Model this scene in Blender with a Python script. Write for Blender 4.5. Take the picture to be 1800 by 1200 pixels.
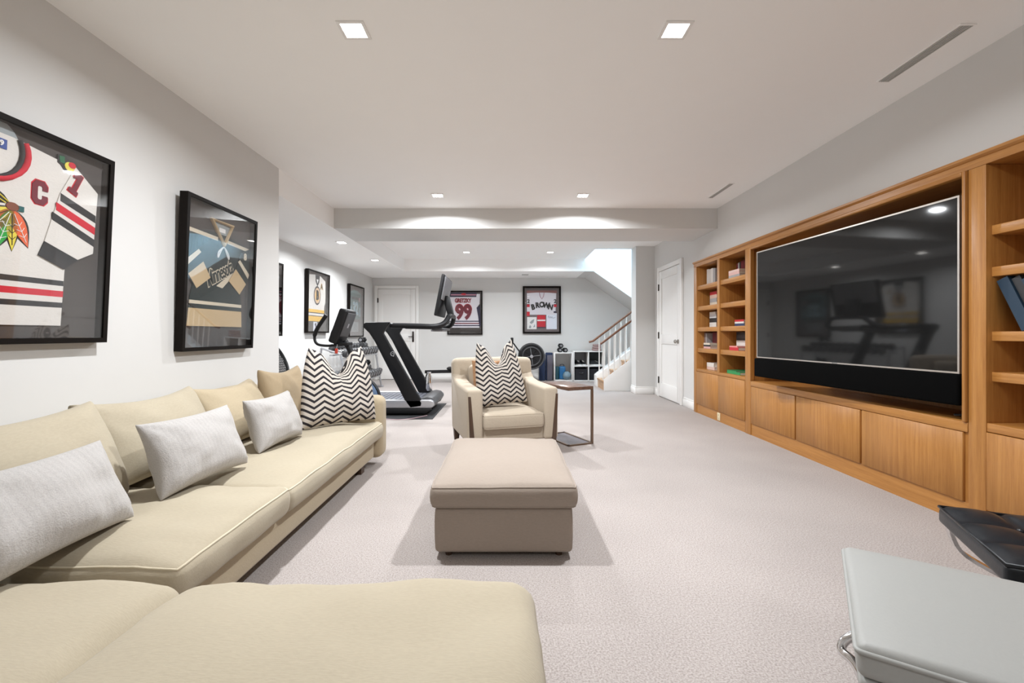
import bpy, bmesh, math, random
from mathutils import Vector, Matrix, noise as mnoise

for o in list(bpy.data.objects):
    bpy.data.objects.remove(o, do_unlink=True)
scene = bpy.context.scene
COL = scene.collection
PI = math.pi
R = math.radians

# ------------------------------------------------------------------ camera, world, exposure
cam_d = bpy.data.cameras.new('camera')
cam_d.sensor_width = 36.0
cam_d.lens = 16.0
cam_d.shift_x = 7.0 / 1800
cam_d.shift_y = -13.0 / 1800
cam_d.clip_start = 0.02
cam = bpy.data.objects.new('camera', cam_d)
COL.objects.link(cam)
cam.location = (0, 0, 1.04)
cam.rotation_euler = (PI / 2, 0, 0)
scene.camera = cam

vs = scene.view_settings
vs.view_transform = 'Standard'
vs.look = 'None'
vs.gamma = 1.0
vs.use_curve_mapping = False
vs.exposure = 0.24

world = bpy.data.worlds.new('sky')
scene.world = world
world.use_nodes = True
bg = world.node_tree.nodes['Background']
bg.inputs[0].default_value = (0.47, 0.76, 1.0, 1)
bg.inputs[1].default_value = 9.0

DOWNLIGHT_W = 43.5
scene.cycles.max_bounces = 14
scene.cycles.diffuse_bounces = 12
scene.cycles.sample_clamp_indirect = 6.0

# ------------------------------------------------------------------ materials
MATS = {}
def nodes_of(m):
    m.use_nodes = True
    nt = m.node_tree
    return nt, nt.nodes['Principled BSDF']

def set_in(b, name, val):
    if name in b.inputs:
        b.inputs[name].default_value = val

def plain(name, col, rough=0.6, metal=0.0, spec=0.5, coat=0.0, var=0.04, scale=40.0, bump=0.0, sheen=0.0):
    """colour with a fine noise variation and relief"""
    if name in MATS:
        return MATS[name]
    m = bpy.data.materials.new(name)
    nt, b = nodes_of(m)
    set_in(b, 'Roughness', rough); set_in(b, 'Metallic', metal)
    set_in(b, 'Specular IOR Level', spec); set_in(b, 'Coat Weight', coat)
    if sheen:
        set_in(b, 'Sheen Weight', sheen)
    tc = nt.nodes.new('ShaderNodeTexCoord')
    nz = nt.nodes.new('ShaderNodeTexNoise')
    nz.inputs['Scale'].default_value = scale
    nz.inputs['Detail'].default_value = 4
    nt.links.new(tc.outputs['Object'], nz.inputs['Vector'])
    mr = nt.nodes.new('ShaderNodeMix'); mr.data_type = 'RGBA'
    mr.inputs[6].default_value = (*[max(0, c * (1 - var)) for c in col], 1)
    mr.inputs[7].default_value = (*[min(1, c * (1 + var)) for c in col], 1)
    nt.links.new(nz.outputs['Fac'], mr.inputs[0])
    nt.links.new(mr.outputs[2], b.inputs['Base Color'])
    if bump:
        bp = nt.nodes.new('ShaderNodeBump')
        bp.inputs['Strength'].default_value = bump
        bp.inputs['Distance'].default_value = 0.004
        nt.links.new(nz.outputs['Fac'], bp.inputs['Height'])
        nt.links.new(bp.outputs['Normal'], b.inputs['Normal'])
    MATS[name] = m
    return m

def fabric(name, col, col2, weave=260.0, stain=2.0, bump=0.3, slub=0.075):
    if name in MATS:
        return MATS[name]
    m = bpy.data.materials.new(name)
    nt, b = nodes_of(m)
    set_in(b, 'Roughness', 0.9); set_in(b, 'Specular IOR Level', 0.2); set_in(b, 'Sheen Weight', 0.12)
    tc = nt.nodes.new('ShaderNodeTexCoord')
    n1 = nt.nodes.new('ShaderNodeTexNoise'); n1.inputs['Scale'].default_value = stain; n1.inputs['Detail'].default_value = 3
    nt.links.new(tc.outputs['Object'], n1.inputs['Vector'])
    mp = nt.nodes.new('ShaderNodeMapping'); mp.inputs['Scale'].default_value = (weave * 0.25, weave, weave * 0.6)
    nt.links.new(tc.outputs['Object'], mp.inputs['Vector'])
    n2 = nt.nodes.new('ShaderNodeTexNoise'); n2.inputs['Scale'].default_value = 1.0; n2.inputs['Detail'].default_value = 2
    nt.links.new(mp.outputs[0], n2.inputs['Vector'])
    mx = nt.nodes.new('ShaderNodeMix'); mx.data_type = 'RGBA'
    mx.inputs[6].default_value = (*col, 1); mx.inputs[7].default_value = (*col2, 1)
    nt.links.new(n1.outputs['Fac'], mx.inputs[0])
    mul = nt.nodes.new('ShaderNodeMix'); mul.data_type = 'RGBA'; mul.blend_type = 'MULTIPLY'
    mul.inputs[0].default_value = slub * 2
    nt.links.new(mx.outputs[2], mul.inputs[6]); nt.links.new(n2.outputs['Color'], mul.inputs[7])
    cr = nt.nodes.new('ShaderNodeValToRGB')
    cr.color_ramp.elements[0].position = 0.3; cr.color_ramp.elements[0].color = (0.55, 0.55, 0.55, 1)
    cr.color_ramp.elements[1].position = 0.7; cr.color_ramp.elements[1].color = (1, 1, 1, 1)
    nt.links.new(n2.outputs['Fac'], cr.inputs[0]); nt.links.new(cr.outputs[0], mul.inputs[7])
    nt.links.new(mul.outputs[2], b.inputs['Base Color'])
    bp = nt.nodes.new('ShaderNodeBump'); bp.inputs['Strength'].default_value = bump; bp.inputs['Distance'].default_value = 0.002
    nt.links.new(n2.outputs['Fac'], bp.inputs['Height']); nt.links.new(bp.outputs['Normal'], b.inputs['Normal'])
    MATS[name] = m
    return m

def wood(name, ca, cb, axis='z', rough=0.38, scale=55.0):
    if name in MATS:
        return MATS[name]
    m = bpy.data.materials.new(name)
    nt, b = nodes_of(m)
    set_in(b, 'Roughness', rough); set_in(b, 'Coat Weight', 0.08); set_in(b, 'Coat Roughness', 0.25)
    tc = nt.nodes.new('ShaderNodeTexCoord')
    mp = nt.nodes.new('ShaderNodeMapping')
    s = [scale] * 3
    s['xyz'.index(axis)] = scale * 0.035
    mp.inputs['Scale'].default_value = s
    nt.links.new(tc.outputs['Object'], mp.inputs['Vector'])
    nz = nt.nodes.new('ShaderNodeTexNoise'); nz.inputs['Scale'].default_value = 1.0
    nz.inputs['Detail'].default_value = 6; nz.inputs['Roughness'].default_value = 0.62; nz.inputs['Distortion'].default_value = 0.35
    nt.links.new(mp.outputs[0], nz.inputs['Vector'])
    mp2 = nt.nodes.new('ShaderNodeMapping')
    s2 = [scale * 9] * 3; s2['xyz'.index(axis)] = scale * 0.3
    mp2.inputs['Scale'].default_value = s2
    nt.links.new(tc.outputs['Object'], mp2.inputs['Vector'])
    nf = nt.nodes.new('ShaderNodeTexNoise'); nf.inputs['Scale'].default_value = 1.0; nf.inputs['Detail'].default_value = 2
    nt.links.new(mp2.outputs[0], nf.inputs['Vector'])
    add = nt.nodes.new('ShaderNodeMath'); add.operation = 'MULTIPLY_ADD'
    nt.links.new(nf.outputs['Fac'], add.inputs[0]); add.inputs[1].default_value = 0.35
    nt.links.new(nz.outputs['Fac'], add.inputs[2])
    cr = nt.nodes.new('ShaderNodeValToRGB')
    cr.color_ramp.elements[0].position = 0.45; cr.color_ramp.elements[0].color = (*ca, 1)
    cr.color_ramp.elements[1].position = 0.85; cr.color_ramp.elements[1].color = (*cb, 1)
    nt.links.new(add.outputs[0], cr.inputs[0]); nt.links.new(cr.outputs[0], b.inputs['Base Color'])
    bp = nt.nodes.new('ShaderNodeBump'); bp.inputs['Strength'].default_value = 0.08; bp.inputs['Distance'].default_value = 0.002
    nt.links.new(nf.outputs['Fac'], bp.inputs['Height']); nt.links.new(bp.outputs['Normal'], b.inputs['Normal'])
    MATS[name] = m
    return m

def carpet():
    m = bpy.data.materials.new('carpet')
    nt, b = nodes_of(m)
    set_in(b, 'Roughness', 0.95); set_in(b, 'Specular IOR Level', 0.1); set_in(b, 'Sheen Weight', 0.15)
    tc = nt.nodes.new('ShaderNodeTexCoord')
    n1 = nt.nodes.new('ShaderNodeTexNoise'); n1.inputs['Scale'].default_value = 150; n1.inputs['Detail'].default_value = 5; n1.inputs['Roughness'].default_value = 0.75
    n2 = nt.nodes.new('ShaderNodeTexNoise'); n2.inputs['Scale'].default_value = 1.6; n2.inputs['Detail'].default_value = 2
    nt.links.new(tc.outputs['Object'], n1.inputs['Vector']); nt.links.new(tc.outputs['Object'], n2.inputs['Vector'])
    cr = nt.nodes.new('ShaderNodeValToRGB')
    cr.color_ramp.elements[0].position = 0.33; cr.color_ramp.elements[0].color = (0.25, 0.212, 0.193, 1)
    cr.color_ramp.elements[1].position = 0.60; cr.color_ramp.elements[1].color = (0.515, 0.464, 0.438, 1)
    nt.links.new(n1.outputs['Fac'], cr.inputs[0])
    mx = nt.nodes.new('ShaderNodeMix'); mx.data_type = 'RGBA'; mx.blend_type = 'MULTIPLY'
    mx.inputs[0].default_value = 0.25
    nt.links.new(cr.outputs[0], mx.inputs[6]); nt.links.new(n2.outputs['Fac'], mx.inputs[7])
    nt.links.new(mx.outputs[2], b.inputs['Base Color'])
    bp = nt.nodes.new('ShaderNodeBump'); bp.inputs['Strength'].default_value = 0.45; bp.inputs['Distance'].default_value = 0.004
    nt.links.new(n1.outputs['Fac'], bp.inputs['Height']); nt.links.new(bp.outputs['Normal'], b.inputs['Normal'])
    return m

def chevron(name, rows=12.5, zig=4.2, amp=1.0, dark=(0.030, 0.027, 0.030), light=(0.56, 0.51, 0.455), duty=0.42):
    m = bpy.data.materials.new(name)
    nt, b = nodes_of(m)
    set_in(b, 'Roughness', 0.9); set_in(b, 'Specular IOR Level', 0.15)
    uv = nt.nodes.new('ShaderNodeUVMap')
    sp = nt.nodes.new('ShaderNodeSeparateXYZ'); nt.links.new(uv.outputs[0], sp.inputs[0])
    def mth(op, a, bb=None, c=None):
        n = nt.nodes.new('ShaderNodeMath'); n.operation = op
        for i, v in enumerate((a, bb, c)):
            if v is None: continue
            if isinstance(v, (int, float)): n.inputs[i].default_value = v
            else: nt.links.new(v, n.inputs[i])
        return n.outputs[0]
    z = mth('PINGPONG', mth('MULTIPLY', sp.outputs['X'], zig * 2), 1.0)
    t = mth('MULTIPLY_ADD', sp.outputs['Y'], rows, mth('MULTIPLY', z, amp))
    f = mth('FRACT', t)
    s = mth('LESS_THAN', f, duty)
    tc = nt.nodes.new('ShaderNodeTexCoord')
    nz = nt.nodes.new('ShaderNodeTexNoise'); nz.inputs['Scale'].default_value = 300
    nt.links.new(tc.outputs['Object'], nz.inputs['Vector'])
    mx = nt.nodes.new('ShaderNodeMix'); mx.data_type = 'RGBA'
    mx.inputs[6].default_value = (*light, 1); mx.inputs[7].default_value = (*dark, 1)
    nt.links.new(s, mx.inputs[0]); nt.links.new(mx.outputs[2], b.inputs['Base Color'])
    bp = nt.nodes.new('ShaderNodeBump'); bp.inputs['Strength'].default_value = 0.3; bp.inputs['Distance'].default_value = 0.002
    nt.links.new(nz.outputs['Fac'], bp.inputs['Height']); nt.links.new(bp.outputs['Normal'], b.inputs['Normal'])
    MATS[name] = m
    return m

def ribbed(name, col, lines=46.0):
    """woven cotton with raised lines along the height"""
    m = bpy.data.materials.new(name)
    nt, b = nodes_of(m)
    set_in(b, 'Roughness', 0.95); set_in(b, 'Specular IOR Level', 0.1); set_in(b, 'Sheen Weight', 0.2)
    uv = nt.nodes.new('ShaderNodeUVMap')
    wv = nt.nodes.new('ShaderNodeTexWave'); wv.inputs['Scale'].default_value = lines / 6.3
    wv.inputs['Distortion'].default_value = 1.2; wv.inputs['Detail'].default_value = 2
    nt.links.new(uv.outputs[0], wv.inputs['Vector'])
    tc = nt.nodes.new('ShaderNodeTexCoord')
    nz = nt.nodes.new('ShaderNodeTexNoise'); nz.inputs['Scale'].default_value = 220; nz.inputs['Detail'].default_value = 3
    nt.links.new(tc.outputs['Object'], nz.inputs['Vector'])
    ad = nt.nodes.new('ShaderNodeMath'); ad.operation = 'MULTIPLY_ADD'
    nt.links.new(wv.outputs['Fac'], ad.inputs[0]); ad.inputs[1].default_value = 0.16; nt.links.new(nz.outputs['Fac'], ad.inputs[2])
    cr = nt.nodes.new('ShaderNodeValToRGB')
    cr.color_ramp.elements[0].position = 0.3; cr.color_ramp.elements[0].color = (*[c * 0.82 for c in col], 1)
    cr.color_ramp.elements[1].position = 0.9; cr.color_ramp.elements[1].color = (*col, 1)
    nt.links.new(ad.outputs[0], cr.inputs[0]); nt.links.new(cr.outputs[0], b.inputs['Base Color'])
    bp = nt.nodes.new('ShaderNodeBump'); bp.inputs['Strength'].default_value = 0.5; bp.inputs['Distance'].default_value = 0.003
    nt.links.new(ad.outputs[0], bp.inputs['Height']); nt.links.new(bp.outputs['Normal'], b.inputs['Normal'])
    MATS[name] = m
    return m

def glass_pane():
    m = bpy.data.materials.new('picture_glass')
    m.use_nodes = True
    nt = m.node_tree; nt.nodes.clear()
    out = nt.nodes.new('ShaderNodeOutputMaterial')
    tr = nt.nodes.new('ShaderNodeBsdfTransparent')
    gl = nt.nodes.new('ShaderNodeBsdfGlossy'); gl.inputs['Roughness'].default_value = 0.02
    lw = nt.nodes.new('ShaderNodeLayerWeight'); lw.inputs['Blend'].default_value = 0.5
    pw = nt.nodes.new('ShaderNodeMath'); pw.operation = 'POWER'; pw.inputs[1].default_value = 3.2
    nt.links.new(lw.outputs['Facing'], pw.inputs[0])
    fr = nt.nodes.new('ShaderNodeMath'); fr.operation = 'MULTIPLY_ADD'; fr.inputs[1].default_value = 0.92; fr.inputs[2].default_value = 0.04
    nt.links.new(pw.outputs[0], fr.inputs[0])
    mx = nt.nodes.new('ShaderNodeMixShader')
    nt.links.new(fr.outputs[0], mx.inputs[0]); nt.links.new(tr.outputs[0], mx.inputs[1]); nt.links.new(gl.outputs[0], mx.inputs[2])
    nt.links.new(mx.outputs[0], out.inputs[0])
    return m

def emitter(name, col, strength):
    m = bpy.data.materials.new(name)
    nt, b = nodes_of(m)
    set_in(b, 'Base Color', (*col, 1)); set_in(b, 'Emission Color', (*col, 1)); set_in(b, 'Emission Strength', strength)
    return m

M = dict(
    wall=plain('wall_paint', (0.665, 0.658, 0.643), 0.75, var=0.012, scale=6, spec=0.2),
    ceil=plain('ceiling_paint', (0.945, 0.94, 0.93), 0.85, var=0.01, scale=5, spec=0.1),
    trim=plain('white_trim_paint', (0.84, 0.83, 0.81), 0.4, var=0.012, scale=8),
    door=plain('white_door_paint', (0.83, 0.82, 0.80), 0.4, var=0.012, scale=8),
    carpet=carpet(),
    sofa=fabric('sofa_linen', (0.425, 0.372, 0.278), (0.385, 0.330, 0.242)),
    sofab=fabric('sofa_back_linen', (0.445, 0.368, 0.252), (0.40, 0.325, 0.218)),
    pipe=fabric('sofa_piping', (0.60, 0.53, 0.40), (0.56, 0.49, 0.365)),
    brownc=fabric('tan_cushion_linen', (0.38, 0.29, 0.185), (0.34, 0.26, 0.16)),
    ottoman=fabric('ottoman_linen', (0.325, 0.270, 0.226), (0.29, 0.238, 0.196)),
    chair=fabric('armchair_cotton', (0.475, 0.405, 0.318), (0.435, 0.365, 0.28)),
    white_pillow=ribbed('white_woven_cotton', (0.45, 0.428, 0.41)),
    chev=chevron('chevron_cotton'),
    chev2=chevron('chevron_cotton_small', rows=12.5, zig=3.9),
    wood_v=wood('oak_upright', (0.33, 0.132, 0.028), (0.47, 0.218, 0.056), 'z'),
    wood_h=wood('oak_lengthwise', (0.33, 0.132, 0.028), (0.47, 0.218, 0.056), 'y'),
    wood_in=wood('oak_interior', (0.33, 0.132, 0.028), (0.43, 0.195, 0.050), 'z'),
    wood_dark=wood('walnut_dark', (0.035, 0.018, 0.011), (0.09, 0.05, 0.03), 'z'),
    wood_rail=wood('handrail_mahogany', (0.12, 0.045, 0.022), (0.22, 0.095, 0.05), 'x'),
    wood_tread=wood('stair_oak', (0.35, 0.19, 0.09), (0.52, 0.32, 0.17), 'y'),
    table=wood('side_table_walnut', (0.09, 0.05, 0.035), (0.17, 0.10, 0.07), 'y', rough=0.22),
    frame=plain('black_frame_lacquer', (0.006, 0.004, 0.003), 0.55, var=0.1, spec=0.12),
    mat_dark=plain('charcoal_mount_board', (0.06, 0.052, 0.048), 0.85),
    mat_grey=plain('grey_mount_board', (0.16, 0.135, 0.135), 0.85),
    glass=glass_pane(),
    jersey=fabric('jersey_white', (0.72, 0.69, 0.65), (0.68, 0.65, 0.61), weave=400, slub=0.05),
    jersey_cool=fabric('jersey_cool_white', (0.74, 0.72, 0.76), (0.70, 0.68, 0.73), weave=400, slub=0.05),
    jgreen=fabric('jersey_dark_green', (0.016, 0.026, 0.024), (0.012, 0.020, 0.019), weave=400, slub=0.05),
    jtan=fabric('jersey_tan', (0.58, 0.43, 0.25), (0.53, 0.39, 0.22), weave=400, slub=0.05),
    jcream=fabric('jersey_cream', (0.68, 0.60, 0.47), (0.64, 0.56, 0.43), weave=400, slub=0.05),
    jblack=plain('jersey_black', (0.022, 0.022, 0.024), 0.8),
    jred=plain('jersey_red', (0.55, 0.012, 0.03), 0.8),
    jmaroon=plain('jersey_maroon', (0.16, 0.02, 0.035), 0.8),
    jnavy=plain('jersey_navy', (0.025, 0.022, 0.055), 0.8),
    jgold=plain('jersey_gold', (0.74, 0.44, 0.05), 0.8),
    jteal=fabric('jersey_teal', (0.10, 0.20, 0.20), (0.085, 0.17, 0.175), weave=400, slub=0.05),
    jpale=plain('numeral_pale_blue', (0.36, 0.56, 0.66), 0.7),
    jgrey=plain('jersey_grey', (0.30, 0.33, 0.34), 0.8),
    fgreen=plain('feather_green', (0.02, 0.33, 0.05), 0.7),
    fyellow=plain('feather_yellow', (0.72, 0.60, 0.07), 0.7),
    forange=plain('feather_orange', (0.72, 0.12, 0.04), 0.7),
    paper=plain('paper_white', (0.78, 0.77, 0.76), 0.7),
    paper_b=plain('paper_cool', (0.72, 0.75, 0.83), 0.7),
    pages=plain('book_pages', (0.74, 0.69, 0.60), 0.85, var=0.1, scale=120),
    black=plain('black_plastic', (0.008, 0.008, 0.009), 0.5, var=0.08, spec=0.3),
    black_m=plain('black_satin_metal', (0.006, 0.006, 0.007), 0.45, var=0.08, spec=0.3),
    rubber=plain('black_rubber', (0.018, 0.018, 0.02), 0.75),
    dgrey=plain('dark_grey_plastic', (0.055, 0.055, 0.058), 0.45),
    mgrey=plain('mid_grey_plastic', (0.20, 0.20, 0.21), 0.45),
    lgrey=plain('light_grey_metal', (0.45, 0.45, 0.47), 0.35, metal=0.6),
    slat=plain('treadmill_slat_rubber', (0.13, 0.135, 0.16), 0.45),
    chrome=plain('chrome', (0.75, 0.75, 0.76), 0.12, metal=1.0, var=0.01),
    nickel=plain('brushed_nickel', (0.42, 0.39, 0.36), 0.3, metal=1.0),
    bronze=plain('dark_bronze', (0.06, 0.05, 0.045), 0.4, metal=0.8),
    tabmetal=plain('bronze_table_frame', (0.20, 0.14, 0.10), 0.35, metal=0.7),
    screen=plain('tv_panel_glass', (0.010, 0.010, 0.010), 0.05, var=0.02, spec=0.5),
    bezel=plain('silver_bezel', (0.62, 0.57, 0.52), 0.3, metal=0.7),
    speaker=plain('speaker_cloth', (0.003, 0.003, 0.003), 1.0, spec=0.05, scale=400),
    leather=plain('black_leather', (0.010, 0.012, 0.015), 0.36, var=0.15, scale=120, bump=0.08, spec=0.4),
    wleather=plain('pale_grey_leather', (0.315, 0.315, 0.30), 0.55, var=0.03, scale=160, bump=0.1),
    cubby=plain('white_laminate', (0.78, 0.77, 0.75), 0.4, var=0.02),
    blue=plain('blue_vinyl', (0.02, 0.15, 0.36), 0.4),
    navy=plain('navy_foam', (0.014, 0.03, 0.085), 0.7),
    bluegrey=plain('blue_grey_plastic', (0.075, 0.12, 0.20), 0.35),
    teal=plain('teal_rubber', (0.015, 0.07, 0.09), 0.6),
    greyball=plain('grey_blue_rubber', (0.15, 0.22, 0.27), 0.5),
    greyfoam=plain('grey_foam', (0.13, 0.125, 0.16), 0.8),
    red=plain('red_plastic', (0.55, 0.05, 0.025), 0.4),
    pinkgrey=plain('dusty_pink_cloth', (0.36, 0.25, 0.24), 0.85),
    lamp=emitter('downlight_lens', (1.0, 0.97, 0.92), 18.0),
    vent=plain('vent_grey', (0.52, 0.51, 0.49), 0.6),
    void=plain('vent_dark', (0.16, 0.155, 0.15), 0.9),
)
BOOK = {}
def bookmat(c):
    k = 'book_cover_%02d%02d%02d' % tuple(int(x * 99) for x in c)
    return plain(k, c, 0.5, var=0.06)

# ------------------------------------------------------------------ mesh helpers
class MB:
    """collects geometry; build() links it as ONE mesh object"""
    def __init__(s, origin=(0, 0, 0)):
        s.v = []; s.f = []; s.o = Vector(origin); s.uvs = None
    def add(s, verts, faces):
        n = len(s.v)
        s.v += [tuple(Vector(p) - s.o) for p in verts]
        s.f += [tuple(i + n for i in f) for f in faces]
        return s
    def box(s, x0, y0, z0, x1, y1, z1):
        x0, x1 = sorted((x0, x1)); y0, y1 = sorted((y0, y1)); z0, z1 = sorted((z0, z1))
        return s.add([(x0, y0, z0), (x1, y0, z0), (x1, y1, z0), (x0, y1, z0), (x0, y0, z1), (x1, y0, z1), (x1, y1, z1), (x0, y1, z1)],
                     [(0, 3, 2, 1), (4, 5, 6, 7), (0, 1, 5, 4), (1, 2, 6, 5), (2, 3, 7, 6), (3, 0, 4, 7)])
    def prism(s, pts, axis, a, b):
        """polygon pts (2D) extruded along axis from a to b; 2D = the other two axes in xyz order"""
        ar = sum(pts[i][0] * pts[(i + 1) % len(pts)][1] - pts[(i + 1) % len(pts)][0] * pts[i][1] for i in range(len(pts)))
        if axis == 'y': ar = -ar
        if ar < 0: pts = pts[::-1]
        def mk(p, t):
            return {'x': (t, p[0], p[1]), 'y': (p[0], t, p[1]), 'z': (p[0], p[1], t)}[axis]
        a, b = min(a, b), max(a, b)
        n = len(pts)
        vs_ = [mk(p, a) for p in pts] + [mk(p, b) for p in pts]
        fs = [tuple(range(n))[::-1], tuple(range(n, 2 * n))]
        fs += [(i, (i + 1) % n, n + (i + 1) % n, n + i) for i in range(n)]
        return s.add(vs_, fs)
    def tube(s, pts, r, n=8, closed=False):
        pts = [Vector(p) for p in pts]
        m = len(pts)
        rr = r if isinstance(r, (list, tuple)) else [r] * m
        rings = []; prev = None
        for i, p in enumerate(pts):
            a = pts[(i - 1) % m] if (closed or i > 0) else p
            c = pts[(i + 1) % m] if (closed or i < m - 1) else p
            t = (c - a).normalized()
            if prev is None:
                u = t.orthogonal().normalized()
            else:
                u = (prev - t * prev.dot(t))
                u = u.normalized() if u.length > 1e-6 else t.orthogonal().normalized()
            prev = u; w = t.cross(u)
            rings.append([p + (u * math.cos(2 * PI * k / n) + w * math.sin(2 * PI * k / n)) * rr[i] for k in range(n)])
        vs_ = [q for ring in rings for q in ring]; fs = []
        for i in range(m if closed else m - 1):
            j = (i + 1) % m
            fs += [(i * n + k, i * n + (k + 1) % n, j * n + (k + 1) % n, j * n + k) for k in range(n)]
        if not closed:
            fs += [tuple(range(n))[::-1], tuple((m - 1) * n + k for k in range(n))]
        return s.add(vs_, fs)
    def lathe(s, prof, n=20, at=(0, 0, 0), axis='z'):
        """prof: (radius, height) from bottom to top, closed with caps"""
        def mk(r, h, a):
            x, y = r * math.cos(a), r * math.sin(a)
            q = {'z': (x, y, h), 'y': (x, h, -y), 'x': (h, x, y)}[axis]
            return (q[0] + at[0], q[1] + at[1], q[2] + at[2])
        vs_ = [mk(r, h, 2 * PI * k / n) for r, h in prof for k in range(n)]
        fs = []
        for i in range(len(prof) - 1):
            fs += [(i * n + k, i * n + (k + 1) % n, (i + 1) * n + (k + 1) % n, (i + 1) * n + k) for k in range(n)]
        m = len(prof)
        fs += [tuple(range(n))[::-1], tuple((m - 1) * n + k for k in range(n))]
        return s.add(vs_, fs)
    def ball(s, c, r, n=14, sq=(1, 1, 1)):
        prof = [(max(1e-4, r * math.sin(PI * i / n)), -r * math.cos(PI * i / n)) for i in range(n + 1)]
        k0 = len(s.v)
        s.lathe(prof, n * 2)
        for i in range(k0, len(s.v)):
            p = Vector(s.v[i]) + s.o
            s.v[i] = tuple(Vector((p.x * sq[0] + c[0], p.y * sq[1] + c[1], p.z * sq[2] + c[2])) - s.o)
        return s
    def xf(s, mat):
        s.v = [tuple(mat @ Vector(p)) for p in s.v]
        return s
    def build(s, name, mat, parent=None, bevel=0.0, seg=2, smooth=None, loc=None):
        me = bpy.data.meshes.new(name)
        me.from_pydata(s.v, [], s.f)
        me.update()
        if bevel > 0:
            bm = bmesh.new(); bm.from_mesh(me)
            es = [e for e in bm.edges if len(e.link_faces) == 2 and e.calc_face_angle(0) > R(25)]
            bmesh.ops.bevel(bm, geom=es, offset=bevel, segments=seg, profile=0.5, affect='EDGES', clamp_overlap=True)
            bm.to_mesh(me); bm.free()
        ang = smooth if smooth is not None else (R(50) if bevel > 0 else None)
        if ang:
            for p in me.polygons: p.use_smooth = True
            if ang < 3.1: me.set_sharp_from_angle(angle=ang)
        if s.uvs:
            lay = me.uv_layers.new(name='UVMap')
            for lp in me.loops: lay.data[lp.index].uv = s.uvs[lp.vertex_index]
        if mat: me.materials.append(mat)
        o = bpy.data.objects.new(name, me)
        COL.objects.link(o)
        if parent: o.parent = parent
        if loc: o.location = loc
        return o

def thing(name, label, cat, loc=(0, 0, 0), rotz=0.0, group=None, rot=None):
    o = bpy.data.objects.new(name, None)
    o.empty_display_size = 0.1
    COL.objects.link(o)
    o.location = loc
    o.rotation_euler = rot if rot else (0, 0, rotz)
    o['label'] = label; o['category'] = cat
    if group: o['group'] = group
    return o

def tag(o, label, cat, group=None):
    o['label'] = label; o['category'] = cat
    if group: o['group'] = group
    return o

def struct(o, label=None, cat=None):
    o['kind'] = 'structure'
    if label: o['label'] = label
    if cat: o['category'] = cat
    return o

def dup(root, loc=None, rot=None, label=None, group=None):
    r = root.copy(); COL.objects.link(r)
    if loc is not None: r.location = loc
    if rot is not None: r.rotation_euler = rot
    if label: r['label'] = label
    if group: r['group'] = group
    for ch in list(root.children):
        c = ch.copy(); COL.objects.link(c); c.parent = r
        for g in list(ch.children):
            d = g.copy(); COL.objects.link(d); d.parent = c
    return r

def fbm(p, seed=0):
    return mnoise.noise(Vector((p[0] + seed * 7.3, p[1] - seed * 3.1, p[2] + seed * 1.7)))

def softbox(w, d, h, r, crown=0.0, n=10, wob=0.0, seed=1, sides=0.0, sag=0.0):
    """upholstery block centred in x,y; bottom at z=0; rounded edges, domed top"""
    mb = MB()
    def ticks(s_):
        a = [-s_, -s_ + 0.3 * r, -s_ + 0.62 * r, -s_ + r]
        inner = [(-s_ + r) + (2 * s_ - 2 * r) * i / n for i in range(1, n)]
        return a + inner + [-t for t in a[::-1]]
    hx, hy, hz = w / 2, d / 2, h / 2
    r = min(r, hx * 0.95, hy * 0.95, hz * 0.95)
    T = [ticks(hx), ticks(hy), ticks(hz)]
    idx = {}; V = []; F = []
    def vid(i, j, k):
        key = (i, j, k)
        if key not in idx:
            p = Vector((T[0][i], T[1][j], T[2][k]))
            q = Vector((max(-hx + r, min(hx - r, p.x)), max(-hy + r, min(hy - r, p.y)), max(-hz + r, min(hz - r, p.z))))
            dd = p - q
            if dd.length > 1e-9: p = q + dd.normalized() * r
            u, v, t = p.x / hx, p.y / hy, p.z / hz
            if t > 0: p.z += crown * max(0, 1 - u ** 4) * max(0, 1 - v ** 4) * t
            bulge = sides * max(0, 1 - t * t)
            p.x += bulge * (1 if u > 0 else -1) * (abs(u) ** 4); p.y += bulge * (1 if v > 0 else -1) * (abs(v) ** 4)
            if wob:
                f = fbm(p * 5.0, seed) * wob + fbm(p * 13.0, seed + 3) * wob * 0.35
                p += Vector((0.5 * f * u, 0.5 * f * v, f * max(0.0, t)))
            p.z += hz
            idx[key] = len(V); V.append(tuple(p))
        return idx[key]
    nx, ny, nz = len(T[0]) - 1, len(T[1]) - 1, len(T[2]) - 1
    for i in range(nx):
        for j in range(ny):
            F.append((vid(i, j, 0), vid(i, j + 1, 0), vid(i + 1, j + 1, 0), vid(i + 1, j, 0)))
            F.append((vid(i, j, nz), vid(i + 1, j, nz), vid(i + 1, j + 1, nz), vid(i, j + 1, nz)))
    for i in range(nx):
        for k in range(nz):
            F.append((vid(i, 0, k), vid(i + 1, 0, k), vid(i + 1, 0, k + 1), vid(i, 0, k + 1)))
            F.append((vid(i, ny, k), vid(i, ny, k + 1), vid(i + 1, ny, k + 1), vid(i + 1, ny, k)))
    for j in range(ny):
        for k in range(nz):
            F.append((vid(0, j, k), vid(0, j, k + 1), vid(0, j + 1, k + 1), vid(0, j + 1, k)))
            F.append((vid(nx, j, k), vid(nx, j + 1, k), vid(nx, j + 1, k + 1), vid(nx, j, k + 1)))
    def ring(k):
        ids = [vid(i, 0, k) for i in range(nx)] + [vid(nx, j, k) for j in range(ny)] + [vid(nx - i, ny, k) for i in range(nx)] + [vid(0, ny - j, k) for j in range(ny)]
        return [V[q] for q in ids]
    mb.top_ring = ring(nz - 1); mb.low_ring = ring(1)
    mb.add(V, F)
    return mb

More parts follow.
